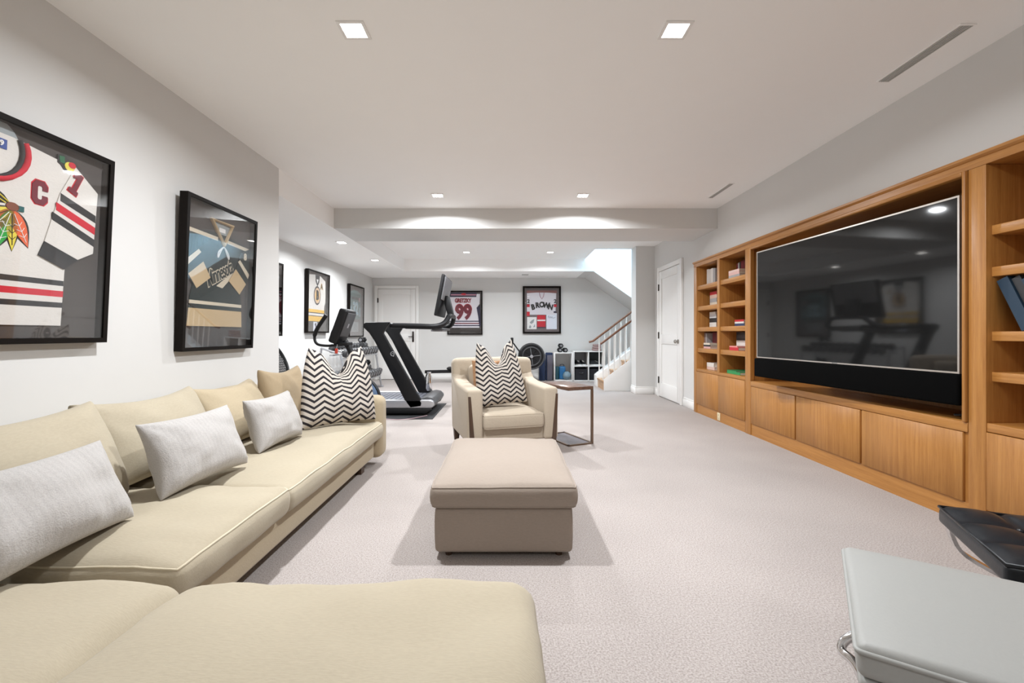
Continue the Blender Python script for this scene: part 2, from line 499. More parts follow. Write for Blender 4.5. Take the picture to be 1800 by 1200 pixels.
def pillow(w, h, t, pinch=0.10, ex=0.42, chop=0.0, ears=0.0, wob=0.006, seed=1, n=26, slump=0.0, piping=None):
    """throw pillow standing on its bottom edge: x width, z height, y thickness (front -y)"""
    mb = MB(); V = []; F = []; UV = []
    idx = {}
    def pt(i, j, side):
        u = -1 + 2 * i / n; v = -1 + 2 * j / n
        # finer near the rim
        u = math.sin(u * PI / 2); v = math.sin(v * PI / 2)
        x = w / 2 * u * (1 - pinch * (1 - v * v) * abs(u) ** 1.5)
        z = h / 2 * v * (1 - pinch * (1 - u * u) * abs(v) ** 1.5)
        th = t / 2 * (max(0, 1 - u * u) ** ex) * (max(0, 1 - v * v) ** ex)
        th *= 1 - 0.22 * v
        if chop:
            vv = (v + 1) / 2
            g = math.exp(-(u / 0.30) ** 2)
            z -= chop * g * vv ** 3
            z += ears * (vv ** 4) * (abs(u) ** 2)
            x *= 1 - 0.30 * (vv ** 3) * (abs(u) ** 1.0) * (0.6 if chop < 0.1 else 1.0)
            th *= 1 - 0.25 * g * vv ** 2
        if slump:
            z -= slump * (1 - u * u) * max(0, v)
        y = -th if side == 0 else th
        f = fbm((x * 9, side * 5, z * 9), seed) * wob + fbm((x * 24, side * 5, z * 24), seed + 5) * wob * 0.5
        for cu_, cv_ in ((-1, -1), (1, -1), (-1, 1), (1, 1)):
            dx, dz = (u - cu_) * w / 2, (v - cv_) * h / 2
            ds = math.hypot(dx, dz)
            f += 0.55 * wob * math.cos(9 * math.atan2(dz, dx) + seed) * math.exp(-(ds / (0.30 * min(w, h))) ** 2) * min(1.0, ds / 0.03)
        rim = max(0, 1 - max(abs(u), abs(v)) ** 6)
        y += f * rim * (-1 if side == 0 else 1)
        return (x, y, z + h / 2), ((u + 1) / 2, (v + 1) / 2)
    def vid(i, j, side):
        e = i in (0, n) or j in (0, n)
        key = (i, j, 0 if e else side)
        if key not in idx:
            p, q = pt(i, j, side)
            if e: p = (p[0], 0.0, p[2])
            idx[key] = len(V); V.append(p); UV.append(q)
        return idx[key]
    for i in range(n):
        for j in range(n):
            F.append((vid(i, j, 0), vid(i + 1, j, 0), vid(i + 1, j + 1, 0), vid(i, j + 1, 0)))
            F.append((vid(i, j, 1), vid(i, j + 1, 1), vid(i + 1, j + 1, 1), vid(i + 1, j, 1)))
    mb.add(V, F); mb.uvs = UV
    rim = [V[vid(i, 0, 0)] for i in range(n)] + [V[vid(n, j, 0)] for j in range(n)] + \
          [V[vid(n - i, n, 0)] for i in range(n)] + [V[vid(0, n - j, 0)] for j in range(n)]
    mb.rim = rim
    return mb

def arc(c, r, a0, a1, n, plane='xz'):
    out = []
    for i in range(n + 1):
        a = R(a0 + (a1 - a0) * i / n)
        p, q = r * math.cos(a), r * math.sin(a)
        out.append({'xz': (c[0] + p, c[1], c[2] + q), 'yz': (c[0], c[1] + p, c[2] + q), 'xy': (c[0] + p, c[1] + q, c[2])}[plane])
    return out

def smooth_path(pts, k=6):
    """Catmull-Rom through pts"""
    P = [Vector(p) for p in pts]; out = []
    for i in range(len(P) - 1):
        a = P[max(0, i - 1)]; b = P[i]; c = P[i + 1]; d = P[min(len(P) - 1, i + 2)]
        for s_ in range(k):
            t = s_ / k
            out.append(0.5 * ((2 * b) + (c - a) * t + (2 * a - 5 * b + 4 * c - d) * t * t + (3 * b - a - 3 * c + d) * t ** 3))
    out.append(P[-1])
    return [tuple(p) for p in out]

def lettering(txt, size, bold=0.0, depth=0.002, spacing=1.0, shear=0.0):
    """text as a mesh standing in the local xz plane, facing -y, centred"""
    cu = bpy.data.curves.new('lettering', 'FONT')
    cu.body = txt; cu.size = size; cu.offset = bold; cu.extrude = depth
    cu.align_x = 'CENTER'; cu.align_y = 'CENTER'; cu.space_character = spacing; cu.shear = shear
    cu.resolution_u = 4
    ob = bpy.data.objects.new('lettering', cu)
    COL.objects.link(ob)
    bpy.context.view_layer.update()
    dg = bpy.context.evaluated_depsgraph_get()
    me = bpy.data.meshes.new_from_object(ob.evaluated_get(dg))
    vs_ = [(v.co.x, -v.co.z, v.co.y) for v in me.vertices]
    fs = [tuple(p.vertices) for p in me.polygons]
    bpy.data.objects.remove(ob, do_unlink=True); bpy.data.curves.remove(cu); bpy.data.meshes.remove(me)
    mb = MB(); mb.add(vs_, fs)
    return mb

# ================================================================== SETTING
CEIL = 2.57      # main ceiling
SOF = 2.325      # underside of beam and soffits
BACK = 10.42     # far wall
XR = 2.55        # right wall
XL = -2.12       # left wall of the sitting area
XG = -3.10       # left wall of the gym area

struct(MB().box(-3.3, -2.8, -0.12, 4.6, 10.65, 0.0).build('floor', M['carpet']))
c = MB()
c.box(-3.3, -2.8, CEIL, 2.75, 8.21, CEIL + 0.2)
c.box(-3.3, 8.21, CEIL, 1.57, 10.65, CEIL + 0.2)
struct(c.build('ceiling', M['ceil']))
struct(MB().box(XL, 5.54, SOF, XR, 6.30, CEIL).build('ceiling_beam', M['wall']))
struct(MB().box(XG, 4.21, SOF, XL, BACK, CEIL).build('ceiling_soffit', M['ceil']))
struct(MB().box(XL, 9.30, SOF, 1.57, BACK, CEIL).build('ceiling_soffit', M['ceil']))

w = MB()
w.box(XL - 0.15, -2.8, 0, XL, 4.21, CEIL)
w.box(XG - 0.15, 4.06, 0, XL - 0.15, 4.21, CEIL)
struct(w.build('wall_left', M['wall']))
struct(MB().box(XG - 0.15, 4.21, 0, XG, BACK + 0.15, CEIL).build('wall_gym_left', M['wall']))
w = MB()
w.box(XG - 0.15, BACK, 0, 1.57, BACK + 0.15, CEIL)
w.box(1.57, BACK, 0, 4.6, BACK + 0.15, 5.2)
struct(w.build('wall_back', M['wall']))
CY0, CY1, CZ = 0.95, 6.13, 2.0        # opening that holds the built-in
w = MB()
w.box(XR, CY1, 0, XR + 0.15, 7.92, CEIL)
w.box(XR, CY0, CZ, XR + 0.15, CY1, CEIL)
w.box(XR, -2.8, 0, XR + 0.15, CY0, CEIL)
w.box(2.93, CY0 - 0.2, 0, 3.05, CY1 + 0.2, CEIL)
struct(w.build('wall_right', M['wall']))
struct(MB().box(2.227, 7.92, 0, 2.75, 8.21, CEIL).build('wall_return', M['wall']))
struct(MB().box(-3.3, -2.8, 0, 2.75, -2.65, CEIL).build('wall_front', M['wall']))
# stairwell shaft, open to the sky above
w = MB()
w.box(1.42, 8.06, CEIL + 0.2, 1.57, BACK + 0.15, 5.2)
w.box(1.42, 8.06, CEIL + 0.2, 4.6, 8.21, 5.2)
w.box(2.75, 8.06, 0, 4.6, 8.21, CEIL + 0.2)
w.box(4.45, 8.21, 0, 4.6, BACK, 5.2)
struct(w.build('wall_stairwell', M['ceil']))

def baseboard(name, boxes):
    b = MB()
    for (x0, y0, x1, y1, nx, ny) in boxes:
        b.box(x0, y0, 0, x1, y1, 0.105)
        b.box(x0 + (0.006 if nx < 0 else 0), y0 + (0.006 if ny < 0 else 0), 0.105, x1 - (0.006 if nx > 0 else 0), y1 - (0.006 if ny > 0 else 0), 0.13)
    struct(b.build(name, M['trim'], bevel=0.002, seg=1))
baseboard('baseboard_back', [(-2.03, BACK - 0.016, 1.70, BACK, 0, -1)])
baseboard('baseboard_right', [(XR - 0.016, CY1 + 0.02, XR, 6.60, -1, 0), (XR - 0.016, 7.70, XR, 7.90, -1, 0), (2.227, 7.904, XR, 7.92, 0, -1), (2.211, 7.904, 2.227, 8.21, -1, 0)])
baseboard('baseboard_left', [(XL, -2.6, XL + 0.016, 4.21, 1, 0), (XG, 4.21, XG + 0.016, BACK - 0.02, 1, 0)])

def make_door(name, loc, rotz, w, h, knob):
    d = bpy.data.objects.new(name, None); COL.objects.link(d)
    d.location = loc; d.rotation_euler = (0, 0, rotz); struct(d)
    MB().box(-w / 2, -0.012, 0.012, w / 2, -0.001, h).build('door_leaf', M['door'], d)
    st = 0.115
    def piece(nm, x0, z0, x1, z1):
        MB().box(x0, -0.026, z0, x1, -0.012, z1).build(nm, M['door'], d, bevel=0.004)
    piece('stile', -w / 2 + 0.003, 0.012, -w / 2 + st, h - 0.003)
    piece('stile', w / 2 - st, 0.012, w / 2 - 0.003, h - 0.003)
    piece('rail', -w / 2 + st, h - 0.13, w / 2 - st, h - 0.003)
    piece('rail', -w / 2 + st, 0.88, w / 2 - st, 1.04)
    piece('rail', -w / 2 + st, 0.012, w / 2 - st, 0.24)
    cw = 0.075
    for x0, z0, x1, z1 in ((-w / 2 - cw, 0, -w / 2 - 0.004, h + cw), (w / 2 + 0.004, 0, w / 2 + cw, h + cw), (-w / 2 - 0.004, h + 0.004, w / 2 + 0.004, h + cw)):
        MB().box(x0, -0.034, z0, x1, -0.001, z1).build('casing', M['trim'], d, bevel=0.005)
    for z in (0.28, 1.02, h - 0.26):
        hg = MB().tube([(-w / 2 - 0.002, -0.034, z - 0.055), (-w / 2 - 0.002, -0.034, z + 0.055)], 0.009, 8)
        hg.box(-w / 2, -0.030, z - 0.05, -w / 2 + 0.018, -0.024, z + 0.05)
        hg.build('hinge', M['bronze'], d)
    if knob:
        k = MB().lathe([(0.032, -0.034), (0.032, -0.026)], 20, (w / 2 - 0.06, 0, 0.93), 'y')
        k.lathe([(0.018, -0.088), (0.030, -0.075), (0.030, -0.062), (0.012, -0.050), (0.012, -0.034)], 20, (w / 2 - 0.06, 0, 0.93), 'y')
        k.build('door_knob', M['nickel'], d, smooth=R(40))
    else:
        k = MB().box(w / 2 - 0.075, -0.036, 0.86, w / 2 - 0.03, -0.026, 1.10)
        k.tube([(w / 2 - 0.052, -0.036, 0.98), (w / 2 - 0.052, -0.075, 0.98), (w / 2 - 0.15, -0.078, 0.98)], 0.010, 8)
        k.build('door_lever', M['bronze'], d, bevel=0.002)
    return d
make_door('door_1', (-2.545, BACK, 0), 0, 0.86, 2.07, False)
make_door('door_2', (XR, 7.15, 0), R(-90), 0.92, 2.075, True)

# ------------------------------------------------------------------ ceiling fittings
def downlight(x, y, z, label, size=0.105, watts=DOWNLIGHT_W):
    t = thing('recessed_downlight', label, 'ceiling light', (x, y, z), group='recessed downlights')
    s = size / 2; o = s + 0.016
    f = MB()
    for a in ((-o, -o, o, -s), (-o, s, o, o), (-o, -s, -s, s), (s, -s, o, s)):
        f.box(a[0], a[1], -0.006, a[2], a[3], 0.0)
    f.build('trim_ring', M['trim'], t)
    MB().box(-s, -s, -0.003, s, s, -0.001).build('lens', M['lamp'], t)
    l = bpy.data.lights.new('downlight_lamp', 'AREA')
    l.shape = 'SQUARE'; l.size = size * 0.95; l.energy = watts; l.color = (0.93, 0.965, 1.0); l.spread = R(162)
    lo = bpy.data.objects.new('downlight_lamp', l); COL.objects.link(lo)
    lo.parent = t; lo.location = (0, 0, -0.008)
    return t
for x, y, lb in ((-0.775, 2.29, 'square white downlight in the main ceiling, large one at top left'),
                 (0.842, 2.29, 'square white downlight in the main ceiling, large one at top right'),
                 (-0.775, 5.02, 'square white downlight just in front of the ceiling beam, left one'),
                 (0.825, 5.02, 'square white downlight just in front of the ceiling beam, right one'),
                 (-0.775, 8.5, 'small downlight in the far ceiling recess above the left jersey'),
                 (0.79, 8.5, 'small downlight in the far ceiling recess nearer the staircase'),
                 (-0.775, -1.25, 'unseen square downlight assumed in the ceiling behind the camera, left one'),  # unseen assumed pair, placed and dimmed to lift the ceiling without brightening the sofa
                 (0.842, -1.25, 'unseen square downlight assumed in the ceiling behind the camera, right one')):
    downlight(x, y, CEIL, lb, watts=DOWNLIGHT_W * (0.36 if y < 0 else 0.68 if y > 8 else 1.0))
downlight(-2.33, 6.375, SOF, 'downlight in the low left soffit nearest the room corner', watts=DOWNLIGHT_W * 0.75)
downlight(-2.31, 7.90, SOF, 'downlight in the low left soffit nearest the far white door', watts=DOWNLIGHT_W * 0.75)

def slot_vent(x, y0, y1, w, label, z=CEIL):
    t = thing('ceiling_vent', label, 'air vent', (x, (y0 + y1) / 2, z), group='linear ceiling vents')
    L = (y1 - y0) / 2
    MB().box(-w / 2, -L, -0.004, w / 2, L, -0.001).build('backing', M['void'], t)
    f = MB()
    f.box(-w / 2 - 0.008, -L - 0.008, -0.006, -w / 2, L + 0.008, -0.0005); f.box(w / 2, -L - 0.008, -0.006, w / 2 + 0.008, L + 0.008, -0.0005)
    f.box(-w / 2, -L - 0.008, -0.006, w / 2, -L, -0.0005); f.box(-w / 2, L, -0.006, w / 2, L + 0.008, -0.0005)
    f.build('vent_frame', M['ceil'], t)
    n = max(3, int(w / 0.012))
    for i in range(n):
        xx = -w / 2 + w * (i + 0.5) / n
        MB().box(xx - 0.0035, -L, -0.008, xx + 0.0035, L, -0.004).build('louvre', M['vent'], t)
slot_vent(2.27, 2.25, 2.75, 0.065, 'long grey slot vent in the ceiling at upper right')
slot_vent(2.27, 4.62, 5.10, 0.045, 'short grey slot vent in the ceiling by the beam')
slot_vent(0.37, 9.75, 9.90, 0.14, 'little square vent in the far soffit over the jerseys', SOF)

# ------------------------------------------------------------------ staircase
SY0, SY1 = 8.32, 9.28
SX = 1.755; PITCH = 0.757; RUN = 0.235; RISE = RUN * PITCH
st = thing('staircase', 'white staircase with oak steps and mahogany handrails rising to the right', 'staircase', (SX, (SY0 + SY1) / 2, 0))
so = st.location
NST = 7
for i in range(NST):
    x0 = SX + 0.02 + i * RUN
    MB(so).box(x0, SY0 + 0.03, i * RISE, x0 + 0.02, 8.98, (i + 1) * RISE - 0.03).build('riser', M['wood_tread'], st)
    MB(so).box(x0 - 0.02, SY0 + 0.03, (i + 1) * RISE - 0.03, x0 + RUN + 0.02, 8.98, (i + 1) * RISE).build('tread', M['wood_tread'], st, bevel=0.006)
LX = SX + NST * RUN
MB(so).prism([(SX, 0), (LX, 0), (LX, 0.21 + (LX - SX) * PITCH), (SX, 0.21)], 'y', SY0, SY0 + 0.03).build('stringer', M['trim'], st, bevel=0.003)
MB(so).prism([(SX, 0), (LX, 0), (LX, 0.24 + (LX - SX) * PITCH), (SX + 0.02, 0.24), (SX, 0.22)], 'y', 8.98, SY1).build('stringer', M['trim'], st, bevel=0.003)
MB(so).box(LX, SY0, 0, 4.44, 10.40, NST * RISE).build('landing', M['trim'], st)
def rail(y, x0, z0, x1, back=0.0):
    pts = [(x0 - back, y, z0 - 0.02), (x0, y, z0)]
    pts += [(x1, y, z0 + (x1 - x0) * PITCH)]
    return MB(so).tube(pts, 0.021, 10)
rail(SY0 + 0.015, 1.725, 0.88, LX, 0.035).build('handrail', M['wood_rail'], st, smooth=R(60))
rail(9.06, 1.69, 0.90, LX, 0.08).build('handrail', M['wood_rail'], st, smooth=R(60))
for i in range(13):
    x = 1.742 + i * 0.101
    MB(so).box(x - 0.009, SY0 + 0.006, 0.21 + (x - SX) * PITCH, x + 0.009, SY0 + 0.024, 0.88 + (x - 1.725) * PITCH).build('baluster', M['trim'], st)
    x = 1.815 + i * 0.108
    if x < LX: MB(so).box(x - 0.009, 9.051, 0.23 + (x - SX) * PITCH, x + 0.009, 9.069, 0.90 + (x - 1.69) * PITCH).build('baluster', M['trim'], st)
# upper flight climbing back to the left behind it
us = st; uo = so
MB(uo).prism([(1.57, SOF), (1.75, SOF), (3.4, SOF - 0.70 * 1.65), (3.4, SOF - 0.70 * 1.65 + 0.20), (1.75, SOF + 0.24), (1.57, SOF + 0.24)], 'y', 9.335, BACK - 0.002).build('soffit_slab', M['wall'], us)
MB(uo).prism([(1.572, SOF), (1.75, SOF), (3.4, SOF - 0.70 * 1.65), (3.4, 2.63 - 0.7 * 1.3), (1.572, 2.63 + 0.7 * 0.53)], 'y', 9.30, 9.335).build('stringer', M['ceil'], us)
for i in range(10):
    x = 1.68 + i * 0.115
    zt = 2.63 - 0.7 * (x - 2.10)
    MB(uo).box(x - 0.010, 9.308, zt, x + 0.010, 9.328, zt + 0.75).build('baluster', M['trim'], us)
MB(uo).prism([(1.60, 3.72), (2.85, 3.72 - 0.7 * 1.25), (2.85, 3.78 - 0.7 * 1.25), (1.60, 3.78)], 'y', 9.295, 9.34).build('handrail', M['wood_rail'], us)
for i in range(6):
    x0 = 3.4 - (i + 1) * 0.27
    MB(uo).box(x0, 9.336, 1.46 + 0.19 * (i + 0.4), x0 + 0.27, BACK - 0.002, 1.46 + 0.19 * (i + 1)).build('tread', M['trim'], us)

# ================================================================== BUILT-IN JOINERY
XF = 2.50; XB = 2.88
def cab_door(parent, y0, y1, z0, z1, o):
    return MB(o).box(XF - 0.004, y0 + 0.004, z0 + 0.003, XF + 0.016, y1 - 0.004, z1 - 0.003).build('door', M['wood_v'], parent, bevel=0.002, seg=1)

lb = thing('bookcase', 'honey oak built-in bookcase with two columns of shelves beside the white door', 'bookcase', (2.69, 5.41, 0), group='built-in bookcases')
o = lb.location
MB(o).box(XF, 6.04, 0, XB, 6.125, 1.93).build('side_panel', M['wood_v'], lb, bevel=0.003)
MB(o).box(XF, 4.69, 0, XB, 4.80, 1.93).build('side_panel', M['wood_v'], lb, bevel=0.003)
MB(o).box(XF, 5.385, 0.585, XB - 0.01, 5.443, 1.93).build('divider', M['wood_v'], lb, bevel=0.002)
MB(o).box(XB - 0.012, 4.80, 0.12, XB, 6.04, 1.93).build('back_panel', M['wood_in'], lb)
MB(o).box(XF + 0.004, 4.80, 0.55, XB - 0.012, 6.04, 0.585).build('counter', M['wood_h'], lb, bevel=0.003)
MB(o).box(XF + 0.008, 4.80, 0, XF + 0.03, 6.04, 0.12).build('plinth', M['wood_h'], lb)
cab_door(lb, 5.414, 6.04, 0.12, 0.55, o); cab_door(lb, 4.80, 5.414, 0.12, 0.55, o)
SH = [0.583 + 0.273 * k for k in range(1, 5)]
for (y0, y1) in ((5.443, 6.04), (4.80, 5.385)):
    for z in SH:
        MB(o).box(XF + 0.012, y0, z - 0.055, XB - 0.012, y1, z).build('shelf', M['wood_h'], lb, bevel=0.003)

md = thing('media_cabinet', 'oak media niche with three low cupboard doors framing the television', 'cabinet', (2.69, 3.58, 0))
o = md.location
MB(o).box(XB - 0.012, 2.475, 0.12, XB, 4.688, 1.93).build('back_panel', M['wood_in'], md)
MB(o).box(XF - 0.002, 2.475, 0.505, XB - 0.012, 4.688, 0.56).build('counter', M['wood_h'], md, bevel=0.003)
MB(o).box(XF + 0.008, 2.475, 0, XF + 0.03, 4.688, 0.12).build('plinth', M['wood_h'], md)
for i in range(3):
    y0 = 2.49 + i * 0.733; y1 = y0 + 0.733
    cab_door(md, y0 + 0.006, y1 - 0.006, 0.12, 0.505, o)
MB(o).box(XF + 0.012, 2.475, 0.12, XF + 0.028, 4.688, 0.505).build('door_frame', M['wood_v'], md)
for a in ((2.475, 0.56, 2.495, 1.93), (4.668, 0.56, 4.688, 1.93), (2.495, 1.905, 4.668, 1.93)):
    MB(o).box(XF - 0.016, a[0], a[1], XF + 0.03, a[2], a[3]).build('bead_moulding', M['wood_v'] if a[3] - a[1] > 0.5 else M['wood_h'], md, bevel=0.006)

rb = thing('bookcase', 'honey oak built-in bookcase at the right edge, holding leaning blue books', 'bookcase', (2.69, 1.73, 0), group='built-in bookcases')
o = rb.location
MB(o).box(XF, 2.381, 0, XB, 2.472, 1.93).build('side_panel', M['wood_v'], rb, bevel=0.003)
MB(o).box(XF, 0.97, 0, XB, 1.06, 1.93).build('side_panel', M['wood_v'], rb, bevel=0.003)
MB(o).box(XF, 1.69, 0.585, XB - 0.01, 1.75, 1.93).build('divider', M['wood_v'], rb, bevel=0.002)
MB(o).box(XB - 0.012, 1.06, 0.12, XB, 2.381, 1.93).build('back_panel', M['wood_in'], rb)
MB(o).box(XF + 0.004, 1.06, 0.53, XB - 0.012, 2.381, 0.575).build('counter', M['wood_h'], rb, bevel=0.003)
MB(o).box(XF + 0.008, 1.06, 0, XF + 0.03, 2.381, 0.12).build('plinth', M['wood_h'], rb)
cab_door(rb, 1.72, 2.381, 0.12, 0.53, o); cab_door(rb, 1.06, 1.72, 0.12, 0.53, o)
RSH = [0.842, 1.054, 1.39, 1.608]
for (y0, y1) in ((1.75, 2.381), (1.06, 1.69)):
    for z in RSH:
        MB(o).box(XF + 0.03, y0, z - 0.05, XB - 0.012, y1, z).build('shelf', M['wood_h'], rb, bevel=0.003)

cn = MB((2.69, 3.55, 1.93))
cn.prism([(XF, 1.9305), (XB, 1.9305), (XB, 1.999), (XF - 0.018, 1.999), (XF - 0.018, 1.984), (XF - 0.008, 1.976), (XF, 1.972)], 'y', 0.97, 6.126)
tag(cn.build('cornice', M['wood_h'], loc=(2.69, 3.55, 1.93)), 'long oak cornice running over the bookcases and the television niche', 'trim')

ol = thing('electrical_outlet', 'small cream outlet plate on the plinth of the far bookcase', 'outlet', (XF + 0.008, 5.41, 0.06), R(-90))
MB().box(-0.035, -0.006, -0.045, 0.035, 0, 0.045).build('plate', plain('outlet_cream', (0.72, 0.62, 0.42), 0.4), ol, bevel=0.002)
for z in (-0.02, 0.02):
    MB().box(-0.014, -0.008, z - 0.012, 0.014, -0.006, z + 0.012).build('socket', plain('outlet_socket', (0.60, 0.50, 0.32), 0.4), ol)

# ------------------------------------------------------------------ television
tv = thing('television', 'very large flat black television with silver edge, angled out of the oak niche', 'television', (2.42, 3.394, 0.645), R(-84.73))
W, H0, H1 = 1.762, 0.175, 1.163
MB().box(-W / 2 + 0.004, 0.004, H0 + 0.004, W / 2 - 0.004, 0.045, H1 - 0.004).build('housing', M['black'], tv, bevel=0.004)
MB().box(-W / 2 + 0.012, -0.002, H0 + 0.012, W / 2 - 0.012, 0.004, H1 - 0.010).build('screen', M['screen'], tv)
bz = MB()
b_ = 0.010
for a in ((-W / 2, H0, W / 2, H0 + b_), (-W / 2, H1 - b_, W / 2, H1), (-W / 2, H0 + b_, -W / 2 + b_, H1 - b_), (W / 2 - b_, H0 + b_, W / 2, H1 - b_)):
    bz.box(a[0], -0.006, a[1], a[2], 0.03, a[3])
bz.build('bezel', M['bezel'], tv)
sp = MB().box(-W / 2 - 0.005, -0.03, 0.0, W / 2 + 0.014, 0.06, H0 - 0.004).build('speaker_panel', M['speaker'], tv, bevel=0.012)
MB().box(0.0, -0.0075, H0 + 0.002, 0.05, -0.006, H0 + 0.008).build('badge', M['chrome'], tv)
MB().box(-0.25, 0.045, 0.45, 0.25, 0.07, 0.85).build('bracket_plate', M['black_m'], tv)
MB().box(-0.05, 0.07, 0.55, 0.05, 0.42, 0.75).build('bracket_arm', M['black_m'], tv)
cb = thing('cable_coil', 'black cable end lying on the niche counter below the television corner', 'cable', (2.56, 2.56, 0.561))
MB().tube(smooth_path([(0.0, -0.03, 0.008), (0.03, 0.0, 0.012), (0, 0.04, 0.02), (-0.03, 0.01, 0.022), (0.0, -0.02, 0.03), (0.06, 0.02, 0.02), (0.2, 0.2, 0.008)], 5), 0.006, 6).build('cord', M['black'], cb)
MB().box(-0.02, -0.045, 0.0, 0.02, -0.01, 0.028).build('plug', M['black'], cb, bevel=0.004)

# ------------------------------------------------------------------ books
def book(loc, size, col, label, flat=False, rotz=-90, tilt=0.0, group='books in the oak bookcases'):
    """upright: size = thickness x depth x height, spine to the room; flat: width x depth x thickness"""
    a, d, h = size
    t = thing('book', label, 'book', loc, group=group, rot=(0, R(tilt), R(rotz)))
    c = 0.003; m = MB()
    if not flat:
        m.box(0, 0, 0, c, d, h); m.box(a - c, 0, 0, a, d, h); m.box(c, 0, 0, a - c, c, h)
        MB().box(c, c, 0.004, a - c, d - 0.005, h - 0.004).build('pages', M['pages'], t)
    else:
        m.box(0, 0, 0, a, d, c); m.box(0, 0, h - c, a, d, h); m.box(0, 0, c, a, c, h - c)
        MB().box(0.004, c, c, a - 0.004, d - 0.005, h - c).build('pages', M['pages'], t)
    m.build('cover', bookmat(col), t)
    return t
def row(y_far, z, xs, books, place):
    """upright books from the far side towards the camera; local x runs to -Y"""
    y = y_far
    for (th, dp, ht, col, lab) in books:
        book((xs, y, z), (th, dp, ht), col, lab + ' ' + place)
        y -= th + 0.0015
def stack(y_far, z, xs, books, place):
    for (wd, dp, th, col, lab) in books:
        book((xs, y_far, z), (wd, dp, th), col, lab + ' ' + place, flat=True)
        z += th + 0.0005
Z = [0.5855] + [s + 0.0005 for s in SH]
white = (0.70, 0.67, 0.63); cream = (0.66, 0.58, 0.47); blk = (0.02, 0.02, 0.022); mar = (0.13, 0.012, 0.018); redc = (0.50, 0.02, 0.03)
grn = (0.03, 0.28, 0.09); pink = (0.62, 0.36, 0.34); gry = (0.36, 0.35, 0.35); navy = (0.03, 0.05, 0.12); tan = (0.50, 0.30, 0.16)
P1 = 'in the far bookcase column'
row(6.00, Z[4], 2.62, [(0.062, 0.2, 0.215, white, 'tall white book at the left of the top-shelf row'), (0.058, 0.2, 0.205, (0.64, 0.61, 0.57), 'pale ivory book standing second in the top-shelf row'),
                       (0.060, 0.2, 0.21, white, 'white book third in the top-shelf row'), (0.062, 0.2, 0.20, gry, 'grey book at the right of the top-shelf row')], P1)
stack(5.93, Z[3], 2.63, [(0.2, 0.2, 0.045, cream, 'cream book at the bottom of the second-shelf stack'), (0.19, 0.19, 0.05, gry, 'grey book second in the second-shelf stack'),
                         (0.2, 0.19, 0.045, (0.60, 0.42, 0.34), 'dusty orange book third in the second-shelf stack'), (0.19, 0.18, 0.04, redc, 'red book on top of the second-shelf stack')], P1)
stack(5.94, Z[2], 2.63, [(0.19, 0.2, 0.06, white, 'white book at the bottom of the middle-shelf stack'), (0.20, 0.2, 0.055, blk, 'black book in the middle of the middle-shelf stack'),
                         (0.19, 0.2, 0.05, (0.55, 0.55, 0.55), 'light grey book on the black one of the middle-shelf stack'), (0.17, 0.19, 0.03, white, 'thin white book topping the middle-shelf stack')], P1)
row(6.03, Z[1], 2.60, [(0.045, 0.2, 0.20, (0.22, 0.15, 0.13), 'brown book at the left end of the fourth shelf'), (0.03, 0.2, 0.195, gry, 'thin grey book beside maroon volumes on the fourth shelf')], P1)
row(5.93, Z[1], 2.665, [(0.07, 0.18, 0.205, mar, 'thick maroon book left of its twin on the fourth shelf'), (0.07, 0.18, 0.205, (0.11, 0.01, 0.015), 'thick maroon book middle of three on the fourth shelf'), (0.07, 0.18, 0.20, mar, 'thick maroon book rightmost on the fourth shelf')], P1)
stack(5.90, Z[1], 2.535, [(0.2, 0.125, 0.025, pink, 'pink book lying lowest before the maroon volumes'), (0.19, 0.12, 0.022, blk, 'black book lying before the maroon volumes'), (0.18, 0.115, 0.022, cream, 'cream book lying topmost before the maroon volumes')], P1)
stack(5.95, Z[0], 2.60, [(0.22, 0.2, 0.035, (0.66, 0.48, 0.42), 'peach book lying under a white one on the lowest shelf'), (0.2, 0.2, 0.05, white, 'white book lying on a peach one on the lowest shelf')], P1)
P2 = 'in the column beside the television'
row(5.34, Z[4], 2.68, [(0.035, 0.17, 0.19, mar, 'dark maroon book first in the top row'), (0.03, 0.17, 0.195, gry, 'grey banded book second in the top row'), (0.035, 0.17, 0.20, blk, 'black book third in the top row'),
                       (0.055, 0.17, 0.205, mar, 'wide maroon book fourth in the top row'), (0.055, 0.17, 0.205, (0.09, 0.008, 0.012), 'deep maroon book fifth in the top row'), (0.05, 0.17, 0.20, mar, 'maroon book last in the top row')], P2)
stack(5.24, Z[4], 2.54, [(0.25, 0.135, 0.03, gry, 'grey book lying lowest before the maroon row'), (0.24, 0.13, 0.03, (0.68, 0.42, 0.38), 'pink book lying middle before the maroon row'), (0.24, 0.13, 0.025, (0.70, 0.50, 0.44), 'pale pink book lying highest before the maroon row')], P2)
stack(5.22, Z[2], 2.60, [(0.21, 0.2, 0.03, navy, 'navy book lying lowest on the middle shelf'), (0.2, 0.19, 0.02, white, 'thin white book lying between navy and red'), (0.2, 0.2, 0.022, redc, 'red book lying highest on the middle shelf')], P2)
stack(5.30, Z[1], 2.66, [(0.26, 0.2, 0.11, white, 'thick white boxed book under black ones'), (0.26, 0.2, 0.03, blk, 'black book lying on the white box'), (0.25, 0.2, 0.035, (0.05, 0.05, 0.055), 'charcoal book lying on the black one'), (0.25, 0.19, 0.03, blk, 'black book crowning the stack with the white box')], P2)
stack(5.20, Z[1], 2.53, [(0.2, 0.12, 0.035, redc, 'bright red book in front of the white box'), (0.18, 0.11, 0.015, (0.70, 0.25, 0.22), 'thin coral book on the bright red one')], P2)
stack(5.32, Z[0], 2.56, [(0.3, 0.22, 0.028, grn, 'flat green book alone on the lowest shelf'), (0.22, 0.2, 0.012, (0.02, 0.20, 0.06), 'thin dark green book on the flat green one')], P2)
PR = 'in the right-hand bookcase'
